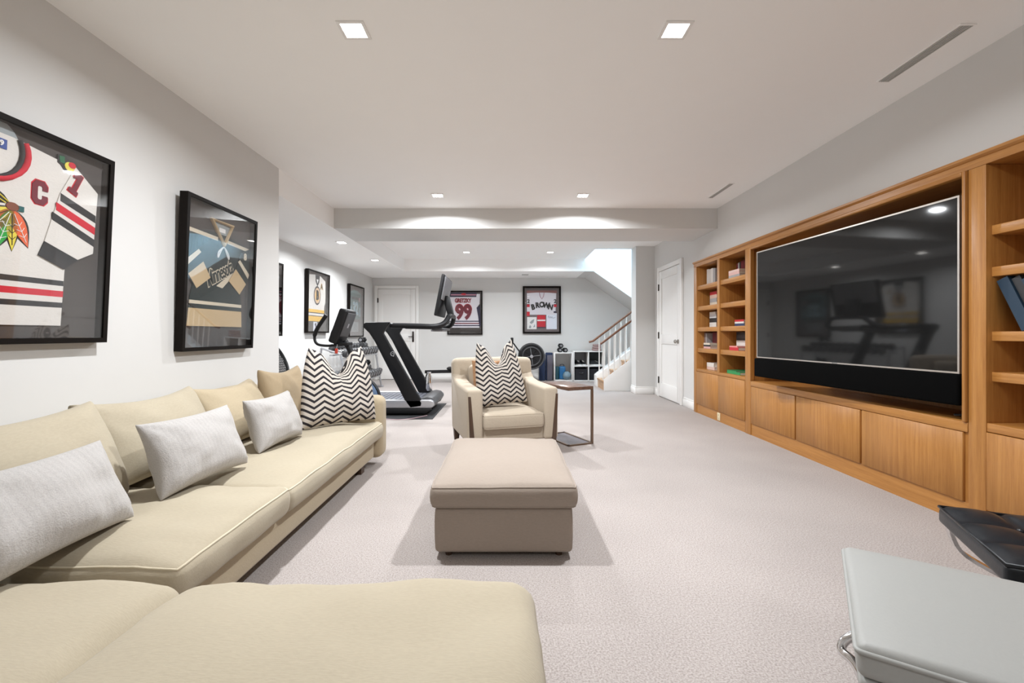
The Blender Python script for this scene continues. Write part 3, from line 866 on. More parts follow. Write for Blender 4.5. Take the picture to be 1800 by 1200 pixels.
book((2.545, 2.255, 1.0545), (0.055, 0.2, 0.285), (0.012, 0.035, 0.065), 'blue book leaning to the left ' + PR, tilt=-24)
book((2.555, 2.192, 1.0545), (0.04, 0.2, 0.29), (0.03, 0.03, 0.032), 'black book leaning against the blue one ' + PR, tilt=-24)
book((2.545, 2.144, 1.0545), (0.05, 0.2, 0.28), (0.012, 0.037, 0.07), 'second blue book behind the leaning black one ' + PR, tilt=-24)

# ================================================================== SOFA
sf = thing('sectional_sofa', 'long cream linen corner sofa along the left wall and across the foreground', 'sofa', (-1.5, 2.0, 0))
o = sf.location
MB(o).prism([(-2.06, 0.14), (0.03, 0.14), (0.03, 1.20), (-1.045, 1.20), (-1.045, 3.56), (-2.06, 3.56)], 'z', 0.075, 0.228).build('base', M['sofab'], sf, bevel=0.02, seg=3)
def at(mb, x, y, z, name, mat, parent, rot=(0, 0, 0), origin=o):
    ob = mb.build(name, mat, parent, smooth=4.0)
    ob.location = Vector((x, y, z)) - Vector(origin)
    ob.rotation_euler = rot
    return ob
def seat(x0, x1, y0, y1, seed, h=0.135, crown=0.030, r=0.038, pipe=True):
    w, d = x1 - x0, y1 - y0
    sb = softbox(w, d, h, r, crown=crown, n=18, wob=0.018, seed=seed, sides=0.014)
    ob = at(sb, (x0 + x1) / 2, (y0 + y1) / 2, 0.222, 'seat_cushion', M['sofa'], sf)
    if pipe:
        MB().tube(sb.top_ring, 0.0042, 5, closed=True).build('piping', M['pipe'], ob, smooth=4.0)
    return ob
seat(-1.93, -0.985, 2.055, 3.555, 3)
seat(-1.93, -0.985, 1.36, 2.045, 4)
seat(-1.93, -0.905, 0.20, 1.275, 5, h=0.14, r=0.055, pipe=False)
seat(-0.900, 0.065, 0.20, 1.275, 6, h=0.145, crown=0.02, r=0.055, pipe=False)
ar = softbox(1.09, 0.185, 0.485, 0.06, crown=0.008, n=6, wob=0.004, seed=9)
at(ar, -1.535, 3.655, 0.06, 'arm', M['sofab'], sf)
bk = softbox(0.15, 3.46, 0.60, 0.05, n=8)
at(bk, -2.01, 1.85, 0.06, 'back_frame', M['sofab'], sf)
bk = softbox(1.2, 0.15, 0.58, 0.05, n=8)
at(bk, -1.33, 0.10, 0.06, 'back_frame', M['sofab'], sf)
for (x, y) in ((-1.12, 3.4), (-1.12, 1.3), (-2.0, 3.4), (-0.05, 1.1), (-0.05, 0.25), (-2.0, 0.25)):
    MB(o).box(x - 0.035, y - 0.035, 0, x + 0.035, y + 0.035, 0.078).build('foot', M['wood_dark'], sf)
def backc(y0, y1, h, xb, lean, seed, mat, t=0.26, rz=90, dz=0.0, slump=0.03):
    pl = pillow(y1 - y0, h, t, pinch=0.045, ex=0.30, wob=0.012, seed=seed, slump=slump)
    return at(pl, xb, (y0 + y1) / 2, 0.375 + dz, 'back_cushion', mat, sf, rot=(R(-lean), 0, R(rz)))
backc(1.13, 1.865, 0.415, -1.575, 20, 11, M['sofa'], t=0.28)
backc(1.86, 2.55, 0.40, -1.65, 21, 12, M['sofa'])
backc(2.53, 3.14, 0.385, -1.65, 22, 13, M['sofab'])
backc(3.09, 3.56, 0.43, -1.59, 12, 14, M['brownc'], t=0.18, rz=84)
backc(0.30, 1.02, 0.42, -1.62, 20, 15, M['sofa'])

# ------------------------------------------------------------------ throw pillows
def cushion(name, mb, mat, loc, rot, label, cat='pillow', group=None, pipe=None):
    ob = mb.build(name, mat, None, smooth=4.0)
    ob.location = loc; ob.rotation_euler = rot
    tag(ob, label, cat, group)
    if pipe:
        MB().tube(mb.rim, 0.004, 5, closed=True).build('piping', pipe, ob, smooth=4.0)
    return ob
G = 'white lumbar pillows on the sofa'
cushion('lumbar_pillow', pillow(0.55, 0.295, 0.17, pinch=0.08, wob=0.018, seed=21), M['white_pillow'], (-1.315, 1.335, 0.395), (R(-23), R(0), R(92)),
        'white woven lumbar pillow at the left edge, nearest the sofa corner', group=G)
cushion('lumbar_pillow', pillow(0.52, 0.31, 0.17, pinch=0.09, wob=0.020, seed=22), M['white_pillow'], (-1.325, 2.02, 0.395), (R(-20), R(0), R(86)),
        'white woven lumbar pillow middle of the three along the sofa', group=G)
cushion('lumbar_pillow', pillow(0.47, 0.30, 0.17, pinch=0.10, wob=0.018, seed=23), M['white_pillow'], (-1.34, 2.70, 0.392), (R(-18), R(0), R(88)),
        'white woven lumbar pillow next to the black chevron pillow', group=G)
cushion('chevron_pillow', pillow(0.56, 0.53, 0.20, pinch=0.05, chop=0.17, ears=0.03, wob=0.012, seed=24), M['chev'], (-1.205, 3.27, 0.392), (R(-7), 0, R(46)),
        'black and cream chevron pillow with a deep dent, on the far end of the sofa', group='chevron pillows')

# ================================================================== OTTOMAN
ot = thing('ottoman', 'square beige linen ottoman with a loose top cushion, in the middle of the carpet', 'ottoman', (-0.02, 2.555, 0))
ob = softbox(0.635, 0.915, 0.215, 0.022, n=10, wob=0.003, seed=31, sides=0.004).build('skirt', M['ottoman'], ot, smooth=4.0); ob.location = (0, 0, 0.028)
oc = softbox(0.665, 0.945, 0.112, 0.026, crown=0.038, n=14, wob=0.008, seed=32, sides=0.010)
ob = oc.build('cushion', M['ottoman'], ot, smooth=4.0); ob.location = (0, 0, 0.236)
for rg_ in (oc.top_ring, oc.low_ring):
    MB().tube(rg_, 0.0038, 5, closed=True).build('piping', M['ottoman'], ob, smooth=4.0)
for sx in (-1, 1):
    for sy in (-1, 1):
        MB().lathe([(0.016, 0), (0.022, 0.032)], 10, (sx * 0.26, sy * 0.40, 0)).build('foot', M['wood_dark'], ot)

# ================================================================== ARMCHAIR
ac = thing('armchair', 'cream upholstered armchair with dark wood strips down its arms', 'armchair', (-0.06, 4.104, 0), R(17))
def part(mb, name, mat, parent, loc=(0, 0, 0), rot=(0, 0, 0), smooth=4.0):
    ob = mb.build(name, mat, parent, smooth=smooth); ob.location = loc; ob.rotation_euler = rot
    return ob
part(softbox(0.60, 0.62, 0.14, 0.02, n=6), 'seat_base', M['chair'], ac, (0, -0.04, 0.155))
cu_ = softbox(0.515, 0.60, 0.125, 0.026, crown=0.022, n=10, wob=0.007, seed=41, sides=0.006)
sc = part(cu_, 'seat_cushion', M['chair'], ac, (0, -0.095, 0.262))
for rg_ in (cu_.top_ring, cu_.low_ring):
    MB().tube(rg_, 0.0038, 5, closed=True).build('piping', M['chair'], sc, smooth=4.0)
for s in (-1, 1):
    a = MB()
    # arm: side profile in yz, top sweeping up to the back
    prof = [(-0.385, 0.155), (0.33, 0.155), (0.37, 0.66), (0.30, 0.70), (0.20, 0.625), (0.05, 0.605), (-0.20, 0.598), (-0.385, 0.592)]
    x0, x1 = (0.262, 0.392) if s > 0 else (-0.392, -0.262)
    a.prism(prof, 'x', x0, x1)
    ob = a.build('arm', M['chair'], ac, bevel=0.028, seg=4, smooth=R(60))
    xo = 0.372 * s
    st_ = MB().prism([(xo - 0.020 * s - 0.020, 0.155), (xo - 0.020 * s + 0.020, 0.155), (xo + 0.004 * s + 0.010, 0.54), (xo + 0.004 * s - 0.010, 0.54)], 'y', -0.391, -0.372)
    st_.build('wood_strip', M['wood_dark'], ac, bevel=0.003)
    for (ly, k) in ((-0.345, 1), (0.33, -1)):
        lg = MB()
        top = 0.032; bot = 0.016
        xx = 0.345 * s
        lg.add([(xx - bot, ly + k * -0.02 - bot, 0), (xx + bot, ly + k * -0.02 - bot, 0), (xx + bot, ly + k * -0.02 + bot, 0), (xx - bot, ly + k * -0.02 + bot, 0),
                (xx - top, ly - top, 0.16), (xx + top, ly - top, 0.16), (xx + top, ly + top, 0.16), (xx - top, ly + top, 0.16)],
               [(0, 3, 2, 1), (4, 5, 6, 7), (0, 1, 5, 4), (1, 2, 6, 5), (2, 3, 7, 6), (3, 0, 4, 7)])
        lg.build('leg', M['wood_dark'], ac, bevel=0.003)
b = softbox(0.785, 0.15, 0.655, 0.05, crown=0.01, n=8, wob=0.004, seed=44)
part(b, 'backrest', M['chair'], ac, (0, 0.275, 0.155), (R(-6), 0, 0))
b = softbox(0.51, 0.10, 0.36, 0.045, n=8, wob=0.005, seed=45)
part(b, 'back_pad', M['chair'], ac, (0, 0.175, 0.40), (R(-8), 0, 0))
def on_chair(x, y, z):
    c_, s_ = math.cos(R(17)), math.sin(R(17))
    return (-0.06 + x * c_ - y * s_, 4.104 + x * s_ + y * c_, z)
tanp = plain('leaf_print_cotton', (0.42, 0.24, 0.13), 0.9, var=0.5, scale=28)
cushion('patterned_pillow', pillow(0.30, 0.38, 0.08, pinch=0.06, seed=51), tanp, on_chair(-0.10, 0.048, 0.425), (R(-8), R(0), R(17)),
        'brown leaf-print pillow half hidden behind the chevron pillow in the armchair')
cushion('chevron_pillow', pillow(0.45, 0.53, 0.18, pinch=0.05, chop=0.17, ears=0.04, wob=0.012, seed=52), M['chev2'], on_chair(-0.03, -0.155, 0.425), (R(-12), R(-5), R(17)),
        'black and cream chevron pillow with a deep dent, leaning in the armchair', group='chevron pillows')

# ================================================================== SIDE TABLE
tb = thing('side_table', 'slim dark walnut side table with a bronze metal frame beside the armchair', 'table', (0.575, 4.50, 0), R(24.5))
hw, hl = 0.14, 0.262
MB().box(-hw, -hl, 0.515, hw, hl, 0.548).build('tabletop', M['table'], tb, bevel=0.003)
fr = MB()
for (x0, y0, x1, y1) in ((-hw, -hl, hw, -hl + 0.02), (-hw, hl - 0.02, hw, hl), (-hw, -hl, -hw + 0.02, hl), (hw - 0.02, -hl, hw, hl)):
    fr.box(x0, y0, 0, x1, y1, 0.014)
fr.build('base_frame', M['tabmetal'], tb)
MB().box(-hw + 0.02, -hl + 0.02, 0.001, hw - 0.02, hl - 0.02, 0.008).build('base_shadow', plain('base_shadow_grey', (0.12, 0.105, 0.115), 0.4), tb)  # grey sheet stands in for the floor shadow inside the base frame
MB().box(hw - 0.02, -hl, 0.014, hw, -hl + 0.02, 0.515).build('post', M['tabmetal'], tb)
MB().box(-hw, hl - 0.02, 0.014, -hw + 0.02, hl, 0.515).build('post', M['tabmetal'], tb)

# ================================================================== FOREGROUND STOOLS
ws = thing('lounge_stool', 'pale grey leather footstool with tubular steel frame in the right foreground', 'footstool', (1.087, 0.944, 0), R(-34))
part(softbox(0.61, 0.51, 0.07, 0.016, crown=0.012, n=10, wob=0.003, seed=61, sides=0.0), 'cushion', M['wleather'], ws, (0, 0, 0.358))
pts = []
for (cx, cy, a0) in ((0.295, 0.245, 0), (-0.295, 0.245, 90), (-0.295, -0.245, 180), (0.295, -0.245, 270)):
    for k in range(5):
        a = R(a0 + 22.5 * k); pts.append((cx + 0.010 * math.cos(a), cy + 0.010 * math.sin(a), 0.412))
MB().tube(pts, 0.0055, 6, closed=True).build('piping', M['wleather'], ws, smooth=4.0)
part(softbox(0.60, 0.50, 0.045, 0.015, n=4), 'seat_shell', M['wleather'], ws, (0, 0, 0.312))
part(softbox(0.52, 0.42, 0.02, 0.008, n=3), 'underside', plain('stool_underside_shadow', (0.05, 0.04, 0.035), 0.8), ws, (0, 0, 0.291))  # slab coloured dark for the shadow under the seat
for s in (-1, 1):
    lp = smooth_path([(s * 0.22, 0.06, 0.315), (s * 0.295, 0.045, 0.28), (s * 0.318, 0.03, 0.245), (s * 0.285, 0.0, 0.225), (s * 0.24, -0.06, 0.10), (s * 0.235, -0.07, 0.008)], 6)
    MB().tube(lp, 0.011, 10).build('leg', M['chrome'], ws, smooth=4.0)
    MB().lathe([(0.018, 0), (0.018, 0.008)], 12, (s * 0.235, -0.07, 0)).build('glide', M['black'], ws)
for y in (-0.15, 0.17):
    lp = smooth_path([(-0.235, y, 0.008), (-0.215, y, 0.14), (-0.17, y, 0.25), (-0.08, y, 0.283), (0.08, y, 0.283), (0.17, y, 0.25), (0.215, y, 0.14), (0.235, y, 0.008)], 6)
    MB().tube(lp, 0.013, 10).build('leg_arch', plain('leg_beige_enamel', (0.52, 0.45, 0.38), 0.35), ws, smooth=4.0)

BYAW = -27
bc_, bs_ = math.cos(R(BYAW)), math.sin(R(BYAW))
bw, bd = 0.62, 0.48
# far-left corner at (1.60, 1.69)
bx = 1.60 - (-bw / 2 * bc_ - bd / 2 * bs_); by = 1.69 - (-bw / 2 * bs_ + bd / 2 * bc_)
bs = thing('tufted_stool', 'black tufted leather stool with curved chrome legs in front of the cupboards', 'footstool', (bx, by, 0), R(BYAW))
NX, NY = 4, 3
g = 10
V = []; F = []; nx_, ny_ = NX * g, NY * g
for j in range(ny_ + 1):
    for i in range(nx_ + 1):
        u, v = i / g, j / g
        fu, fv = u - math.floor(u), v - math.floor(v)
        if i == nx_: fu = 1.0
        if j == ny_: fv = 1.0
        dome = (math.sin(PI * fu) ** 0.45) * (math.sin(PI * fv) ** 0.45) if 0 < fu < 1 and 0 < fv < 1 else 0.0
        V.append((-bw / 2 + bw * i / nx_, -bd / 2 + bd * j / ny_, 0.398 + 0.024 * dome))
for j in range(ny_):
    for i in range(nx_):
        a = j * (nx_ + 1) + i
        F.append((a, a + 1, a + nx_ + 2, a + nx_ + 1))
tp = MB(); tp.add(V, F)
tp.build('tufted_top', M['leather'], bs, smooth=4.0)
part(softbox(bw + 0.006, bd + 0.006, 0.058, 0.016, n=6), 'cushion_body', M['leather'], bs, (0, 0, 0.342))
for i in range(1, NX):
    for j in range(1, NY):
        MB().ball((-bw / 2 + bw * i / NX, -bd / 2 + bd * j / NY, 0.402), 0.011, 6, (1, 1, 0.6)).build('button', M['leather'], bs, smooth=4.0)
pp = [(-bw / 2, -bd / 2, 0.400), (bw / 2, -bd / 2, 0.400), (bw / 2, bd / 2, 0.400), (-bw / 2, bd / 2, 0.400)]
MB().tube(pp, 0.006, 6, closed=True).build('piping', M['leather'], bs, smooth=4.0)
for s in (-1, 1):
    for k in (-1, 1):
        y = 0.205 * s
        c_ = smooth_path([(k * -0.295, y, 0.346), (k * -0.25, y, 0.25), (k * -0.06, y, 0.16), (k * 0.14, y, 0.10), (k * 0.27, y, 0.006)], 6)
        lg = MB()
        for q in range(len(c_) - 1):
            p0, p1 = Vector(c_[q]), Vector(c_[q + 1])
            n_ = Vector((-(p1 - p0).z, 0, (p1 - p0).x)).normalized() * 0.006
            a, b2, c2, d2 = p0 - n_, p1 - n_, p1 + n_, p0 + n_
            w2 = 0.02
            lg.add([(p.x, p.y + sy, max(0.0, p.z)) for sy in (-w2, w2) for p in (a, b2, c2, d2)],
                   [(0, 1, 2, 3), (7, 6, 5, 4), (0, 4, 5, 1), (1, 5, 6, 2), (2, 6, 7, 3), (3, 7, 4, 0)])
        lg.build('leg', M['chrome'], bs, smooth=R(40))

# ================================================================== FRAMED JERSEYS
def picture(loc, rotz, w, h, label, tilt=0.0, depth=0.055, rail_w=0.024, board=None, glass=True):
    t = thing('framed_jersey', label, 'framed jersey', loc, group='framed jerseys', rot=(R(tilt), 0, R(rotz)))
    f = MB()
    for a in ((-w / 2, 0, w / 2, rail_w), (-w / 2, h - rail_w, w / 2, h), (-w / 2, rail_w, -w / 2 + rail_w, h - rail_w), (w / 2 - rail_w, rail_w, w / 2, h - rail_w)):
        f.box(a[0], -depth, a[1], a[2], -0.001, a[3])
    f.build('frame', M['frame'], t)
    MB().box(-w / 2 + rail_w, -0.010, rail_w, w / 2 - rail_w, -0.002, h - rail_w).build('mount_board', board or M['mat_dark'], t)
    MB().box(-w / 2 + rail_w, -depth + 0.008, rail_w, w / 2 - rail_w, -depth + 0.005, h - rail_w).build('glass_pane', M['glass'], t)
    return t
def flat(parent, name, pts, mat, lay, th=0.004, label=None):
    """a cloth piece: outline in xz with thickness, lay = how many layers above the board"""
    y = -0.010 - lay * 0.003
    m = MB().prism([(p[0], p[1]) for p in pts], 'y', y - th, y)
    ob = m.build(name, mat, parent, smooth=None)
    if label: ob['label'] = label
    return ob
def rect(x0, z0, x1, z1): return [(x0, z0), (x1, z0), (x1, z1), (x0, z1)]
def word(parent, txt, x, z, size, mat, lay, bold=0.0, rot=0.0, name='lettering', spacing=1.0, shear=0.0, sx=1.0):
    m = lettering(txt, size, bold, 0.0015, spacing, shear)
    y = -0.010 - lay * 0.003 - 0.0035
    m.xf(Matrix.Translation((x, y, z)) @ Matrix.Rotation(R(rot), 4, 'Y') @ Matrix.Diagonal((sx, 1, 1, 1)))
    return m.build(name, mat, parent)
def oval(cx, cz, rx, rz, n=20): return [(cx + rx * math.cos(2 * PI * k / n), cz + rz * math.sin(2 * PI * k / n)) for k in range(n)]
def band(p0, p1, th):
    """strip between two points (left and right edge), th high"""
    return [(p0[0], p0[1] - th / 2), (p1[0], p1[1] - th / 2), (p1[0], p1[1] + th / 2), (p0[0], p0[1] + th / 2)]

# --- nearest frame on the left wall: white jersey with red and black stripes
f1 = picture((XL + 0.001, 1.80, 1.0), 90, 1.085, 0.93, 'framed white hockey jersey with red and black stripes, nearest on the left wall', tilt=2.6)
body = [(-0.335, 0.08), (0.335, 0.08), (0.345, 0.45), (0.33, 0.62), (0.385, 0.83), (0.10, 0.862), (-0.10, 0.862), (-0.385, 0.83), (-0.33, 0.62), (-0.345, 0.45)]
j = flat(f1, 'jersey', body, M['jersey'], 0, th=0.006)
for s in (1, -1):
    q = lambda pts: [(s * a, b) for a, b in pts]
    sl = flat(f1, 'sleeve', q([(0.37, 0.836), (0.49, 0.745), (0.478, 0.443), (0.40, 0.40), (0.24, 0.458), (0.30, 0.688)]), M['jersey'], 2.4)
    flat(sl, 'cuff', q([(0.24, 0.458), (0.40, 0.398), (0.335, 0.345), (0.215, 0.392)]), M['jblack'], 2.5)
    flat(sl, 'stripe', q(band((0.302, 0.675), (0.483, 0.615), 0.036)), M['jblack'], 3.2, th=0.0025)
    flat(sl, 'stripe', q(band((0.284, 0.628), (0.482, 0.556), 0.036)), M['jred'], 3.2, th=0.0025)
    flat(sl, 'stripe', q(band((0.268, 0.580), (0.480, 0.496), 0.036)), M['jblack'], 3.2, th=0.0025)
for z0, z1, m_ in ((0.266, 0.290, 'jblack'), (0.214, 0.242, 'jred'), (0.164, 0.188, 'jblack')):
    flat(j, 'stripe', rect(-0.34, z0, 0.34, z1), M[m_], 1.2, th=0.0025)
# collar
n = 18
outer = [(0.155 * math.cos(a), 0.80 + 0.13 * math.sin(a)) for a in [R(155 + 230 * k / n) for k in range(n + 1)]]
flat(j, 'neck_opening', oval(0, 0.83, 0.125, 0.095), M['jgrey'], 1.3, th=0.002)
MB().tube([(x * 0.86, -0.020, 0.005 + z) for x, z in outer], 0.009, 6).build('collar', M['jblack'], j, smooth=4.0)
MB().tube([(x * 1.0, -0.018, z) for x, z in outer], 0.014, 6).build('collar', M['jred'], j, smooth=4.0)
tagc = flat(j, 'neck_label', rect(0.03, 0.80, 0.075, 0.84), plain('neck_label_blue', (0.03, 0.07, 0.28), 0.7), 2.2, th=0.002)
word(tagc, '9', 0.052, 0.82, 0.03, M['paper'], 2.7, 0.001)
BC = [(.25, 0), (.75, 0), (1, .2), (1, .4), (.66, .4), (.66, .28), (.6, .22), (.42, .22), (.36, .28), (.36, .72), (.42, .78), (.6, .78), (.66, .72), (.66, .6), (1, .6), (1, .8), (.75, 1), (.25, 1), (0, .8), (0, .2)]
B1 = [(.1, 0), (.9, 0), (.9, .2), (.70, .2), (.70, 1), (.38, 1), (.02, .84), (.02, .66), (.34, .72), (.34, .2), (.1, .2)]
def glyph(parent, P, cx, cz, w_, h_, mat, lay, ang=0.0, grow=0.0):
    ca, sa = math.cos(R(ang)), math.sin(R(ang))
    pts = []
    for x, z in P:
        x, z = (x - .5) * w_, (z - .5) * h_
        x += grow * (1 if x > 0 else -1); z += grow * (1 if z > 0 else -1)
        pts.append((cx + x * ca + z * sa, cz - x * sa + z * ca))
    return flat(parent, 'letter', pts, mat, lay, th=0.002)
glyph(j, BC, 0.214, 0.667, 0.068, 0.105, M['jred'], 1.4, grow=0.004)
glyph(j, BC, 0.214, 0.667, 0.068, 0.105, M['jmaroon'], 2.1)
glyph(f1, B1, 0.375, 0.756, 0.058, 0.105, M['jred'], 3.6, 24, grow=0.004)
glyph(f1, B1, 0.375, 0.756, 0.058, 0.105, M['jmaroon'], 4.3, 24)
# shoulder patch
sp = flat(j, 'shoulder_patch', [(0.285, 0.868), (0.31, 0.875), (0.345, 0.86), (0.385, 0.845), (0.392, 0.82), (0.36, 0.80), (0.315, 0.805), (0.30, 0.822), (0.285, 0.83)], M['jblack'], 2.0, th=0.002)
flat(sp, 'patch_green', [(0.29, 0.862), (0.315, 0.866), (0.318, 0.832), (0.295, 0.835)], plain('patch_green', (0.01, 0.12, 0.05), 0.7), 2.7, th=0.002)
flat(sp, 'patch_yellow', oval(0.345, 0.828, 0.028, 0.022, 12), M['fyellow'], 2.7, th=0.002)
flat(sp, 'patch_red', oval(0.352, 0.838, 0.018, 0.014, 10), M['jred'], 3.3, th=0.002)
# feathers of the crest
def feather(cx, cz, ang, L, wd, mat, mk):
    def shape(k):
        pts = []
        for i in range(9):
            t = i / 8
            pts.append((wd * k * (math.sin(PI * t ** 0.75) * 0.5), -t * L * (0.9 + 0.1 * k)))
        for i in range(7, 0, -1):
            t = i / 8
            pts.append((-wd * k * (math.sin(PI * t ** 0.75) * 0.5), -t * L * (0.9 + 0.1 * k)))
        a = R(ang); ca, sa = math.cos(a), math.sin(a)
        return [(cx + x * ca - z * sa, cz + x * sa + z * ca) for x, z in pts]
    b_ = flat(j, 'crest_feather', shape(1.25), M['jblack'], 1.4, th=0.002)
    f_ = flat(b_, 'feather_fill', shape(0.92), mat, 2.0, th=0.002)
    a = R(ang); ca, sa = math.cos(a), math.sin(a)
    tr = lambda x, z: (cx + x * ca - z * sa, -0.0183, cz + x * sa + z * ca)
    vein = MB().tube([tr(0, -0.02), tr(0, -L * 0.86)], 0.0016, 4)
    for q in (0.35, 0.5, 0.65):
        for sg in (-1, 1):
            vein.tube([tr(0, -L * (q + 0.08)), tr(sg * wd * 0.27, -L * q)], 0.0013, 4)
    vein.build('feather_vein', M['paper'] if mat != M['fyellow'] else M['jblack'], b_)
for (ang, L, wd, m_) in ((25, 0.165, 0.062, 'forange'), (2, 0.175, 0.050, 'fyellow'), (-17, 0.185, 0.064, 'fgreen'), (-38, 0.185, 0.060, 'forange'), (-58, 0.17, 0.055, 'fyellow')):
    feather(0.105, 0.565, ang, L, wd, M[m_], 0)
kb = flat(j, 'crest_knot', oval(0.105, 0.575, 0.026, 0.018, 10), plain('crest_knot_brown', (0.20, 0.06, 0.03), 0.7), 2.4, th=0.003)
flat(j, 'crest_knot', rect(0.125, 0.562, 0.150, 0.585), plain('crest_teal', (0.01, 0.10, 0.10), 0.7), 2.4, th=0.003)
flat(j, 'crest_plume', [(0.10, 0.585), (0.075, 0.615), (0.03, 0.645), (-0.02, 0.655), (-0.02, 0.60), (0.03, 0.575)], M['jblack'], 1.4, th=0.002)
MB().tube([(0.09, -0.0175, 0.592), (0.055, -0.0175, 0.615), (0.0, -0.0175, 0.632)], 0.003, 5).build('crest_line', M['fyellow'], j)
MB().tube([(0.08, -0.0175, 0.585), (0.045, -0.0175, 0.60), (-0.01, -0.0175, 0.612)], 0.003, 5).build('crest_line', M['fyellow'], j)

# --- second frame on the left wall: dark green jersey with tan bands
f2 = picture((XL + 0.001, 3.283, 0.93), 90, 0.80, 1.02, 'framed dark green hockey jersey with tan hem and script word, second on the left wall', tilt=2.2)
j = flat(f2, 'jersey', [(-0.31, 0.17), (0.29, 0.17), (0.275, 0.36), (0.24, 0.50), (0.36, 0.785), (0.10, 0.83), (-0.12, 0.83), (-0.365, 0.795), (-0.26, 0.50), (-0.295, 0.36)], M['jgreen'], 0, th=0.006)
flat(j, 'hem_band', [(-0.315, 0.165), (0.295, 0.165), (0.285, 0.285), (-0.305, 0.285)], M['jtan'], 1.2, th=0.003)
flat(j, 'hem_stripe', [(-0.30, 0.315), (0.283, 0.315), (0.282, 0.338), (-0.299, 0.338)], M['jcream'], 1.2, th=0.003)
flat(j, 'yoke_piping', band((-0.355, 0.80), (-0.03, 0.79), 0.026), M['jcream'], 1.2, th=0.003)
flat(j, 'yoke_piping', band((0.08, 0.79), (0.355, 0.775), 0.026), M['jcream'], 1.2, th=0.003)
flat(j, 'neck_opening', [(-0.10, 0.905), (0.115, 0.905), (0.03, 0.77)], M['jgrey'], 1.0, th=0.002)
MB().tube([(-0.115, -0.020, 0.915), (0.125, -0.020, 0.915), (0.03, -0.020, 0.755)], 0.017, 6, closed=True).build('collar', M['jtan'], j)
nl = flat(j, 'neck_label', rect(-0.02, 0.845, 0.05, 0.875), M['paper'], 1.8, th=0.002)
MB().tube(smooth_path([(0.03, -0.022, 0.745), (-0.03, -0.024, 0.70), (-0.03, -0.022, 0.66), (0.02, -0.024, 0.74), (0.085, -0.022, 0.70), (0.09, -0.022, 0.665), (0.04, -0.024, 0.735)], 5), 0.005, 6).build('neck_lace', M['paper'], j)
for s in (1, -1):
    q = lambda pts: [(s * a, b) for a, b in pts]
    sl = flat(f2, 'sleeve', q([(0.355, 0.785), (0.37, 0.60), (0.335, 0.50), (0.245, 0.42), (0.11, 0.505), (0.19, 0.61), (0.25, 0.74)]), M['jgreen'], 2.4)
    flat(sl, 'cuff_band', q([(0.185, 0.605), (0.325, 0.505), (0.243, 0.418), (0.105, 0.505)]), M['jtan'], 3.2, th=0.003)
    flat(sl, 'sleeve_stripe', q([(0.21, 0.665), (0.235, 0.682), (0.365, 0.585), (0.348, 0.55)]), M['jcream'], 3.2, th=0.003)
word(j, 'Minnesota', 0.0, 0.55, 0.15, M['jcream'], 1.6, 0.009, rot=-26, name='script_word', spacing=0.9, shear=0.25, sx=0.56)
word(j, 'Minnesota', 0.0, 0.55, 0.15, M['jgreen'], 2.1, 0.002, rot=-26, name='script_word', spacing=0.9, shear=0.25, sx=0.56)
flat(j, 'script_tail', [(-0.03, 0.455), (0.17, 0.585), (0.18, 0.56), (0.04, 0.445)], M['jcream'], 1.4, th=0.002)
word(f2, '8', 0.30, 0.715, 0.07, M['jcream'], 3.0, 0.003, name='sleeve_number')

# --- gym wall, sliver visible past the corner
f3 = picture((XG + 0.001, 5.73, 1.015), 90, 0.83, 0.97, 'framed jersey on the gym wall mostly hidden behind the room corner', tilt=1.0)
j = flat(f3, 'jersey', [(-0.30, 0.15), (0.30, 0.15), (0.31, 0.55), (0.38, 0.80), (0.1, 0.86), (-0.1, 0.86), (-0.38, 0.80), (-0.31, 0.55)], M['jgrey'], 0, th=0.006)
flat(j, 'hem_stripe', rect(-0.30, 0.25, 0.30, 0.29), M['jblack'], 1.2, th=0.003)
flat(j, 'neck_opening', oval(0, 0.84, 0.09, 0.05), M['jblack'], 1.2, th=0.002)

# --- gym wall: white jersey with gold hem and round crest
f4 = picture((XG + 0.001, 7.33, 1.06), 90, 0.835, 0.98, 'framed white hockey jersey with gold hem bands and round crest on the gym wall', tilt=1.0)
j = flat(f4, 'jersey', [(-0.33, 0.185), (0.27, 0.185), (0.29, 0.45), (0.33, 0.50), (0.315, 0.86), (0.11, 0.925), (-0.11, 0.925), (-0.35, 0.90), (-0.35, 0.50)], M['jersey'], 0, th=0.006)
for z0, z1, m_ in ((0.325, 0.375, 'jgold'), (0.312, 0.325, 'jblack'), (0.265, 0.277, 'jblack'), (0.185, 0.265, 'jgold')):
    flat(j, 'hem_band', rect(-0.335, z0, 0.285, z1), M[m_], 1.2, th=0.003)
flat(j, 'neck_opening', [(-0.085, 0.925), (0.085, 0.925), (0.07, 0.82), (0.0, 0.745), (-0.07, 0.82)], M['jblack'], 1.2, th=0.003)
flat(j, 'neck_patch', [(-0.04, 0.86), (0.04, 0.86), (0.0, 0.79)], M['paper'], 2.0, th=0.002)
cr = flat(j, 'crest', oval(0, 0.60, 0.130, 0.152, 28), M['jblack'], 1.4, th=0.003)
flat(cr, 'crest_ring', oval(0, 0.60, 0.106, 0.126, 28), plain('crest_ring_buff', (0.66, 0.46, 0.30), 0.7), 2.2, th=0.002)
flat(cr, 'crest_ring', oval(0, 0.60, 0.070, 0.088, 28), M['jgold'], 2.8, th=0.002)
word(cr, 'B', 0.0, 0.60, 0.19, M['jblack'], 3.0, 0.013, name='crest_letter', sx=0.85)
word(j, 'A', 0.165, 0.755, 0.12, M['jgold'], 1.6, 0.008)
word(j, 'A', 0.165, 0.755, 0.12, M['jblack'], 2.0, 0.003)
pc = flat(f4, 'photo_card', rect(-0.12, 0.03, 0.02, 0.175), M['paper_b'], 0.5, th=0.003)
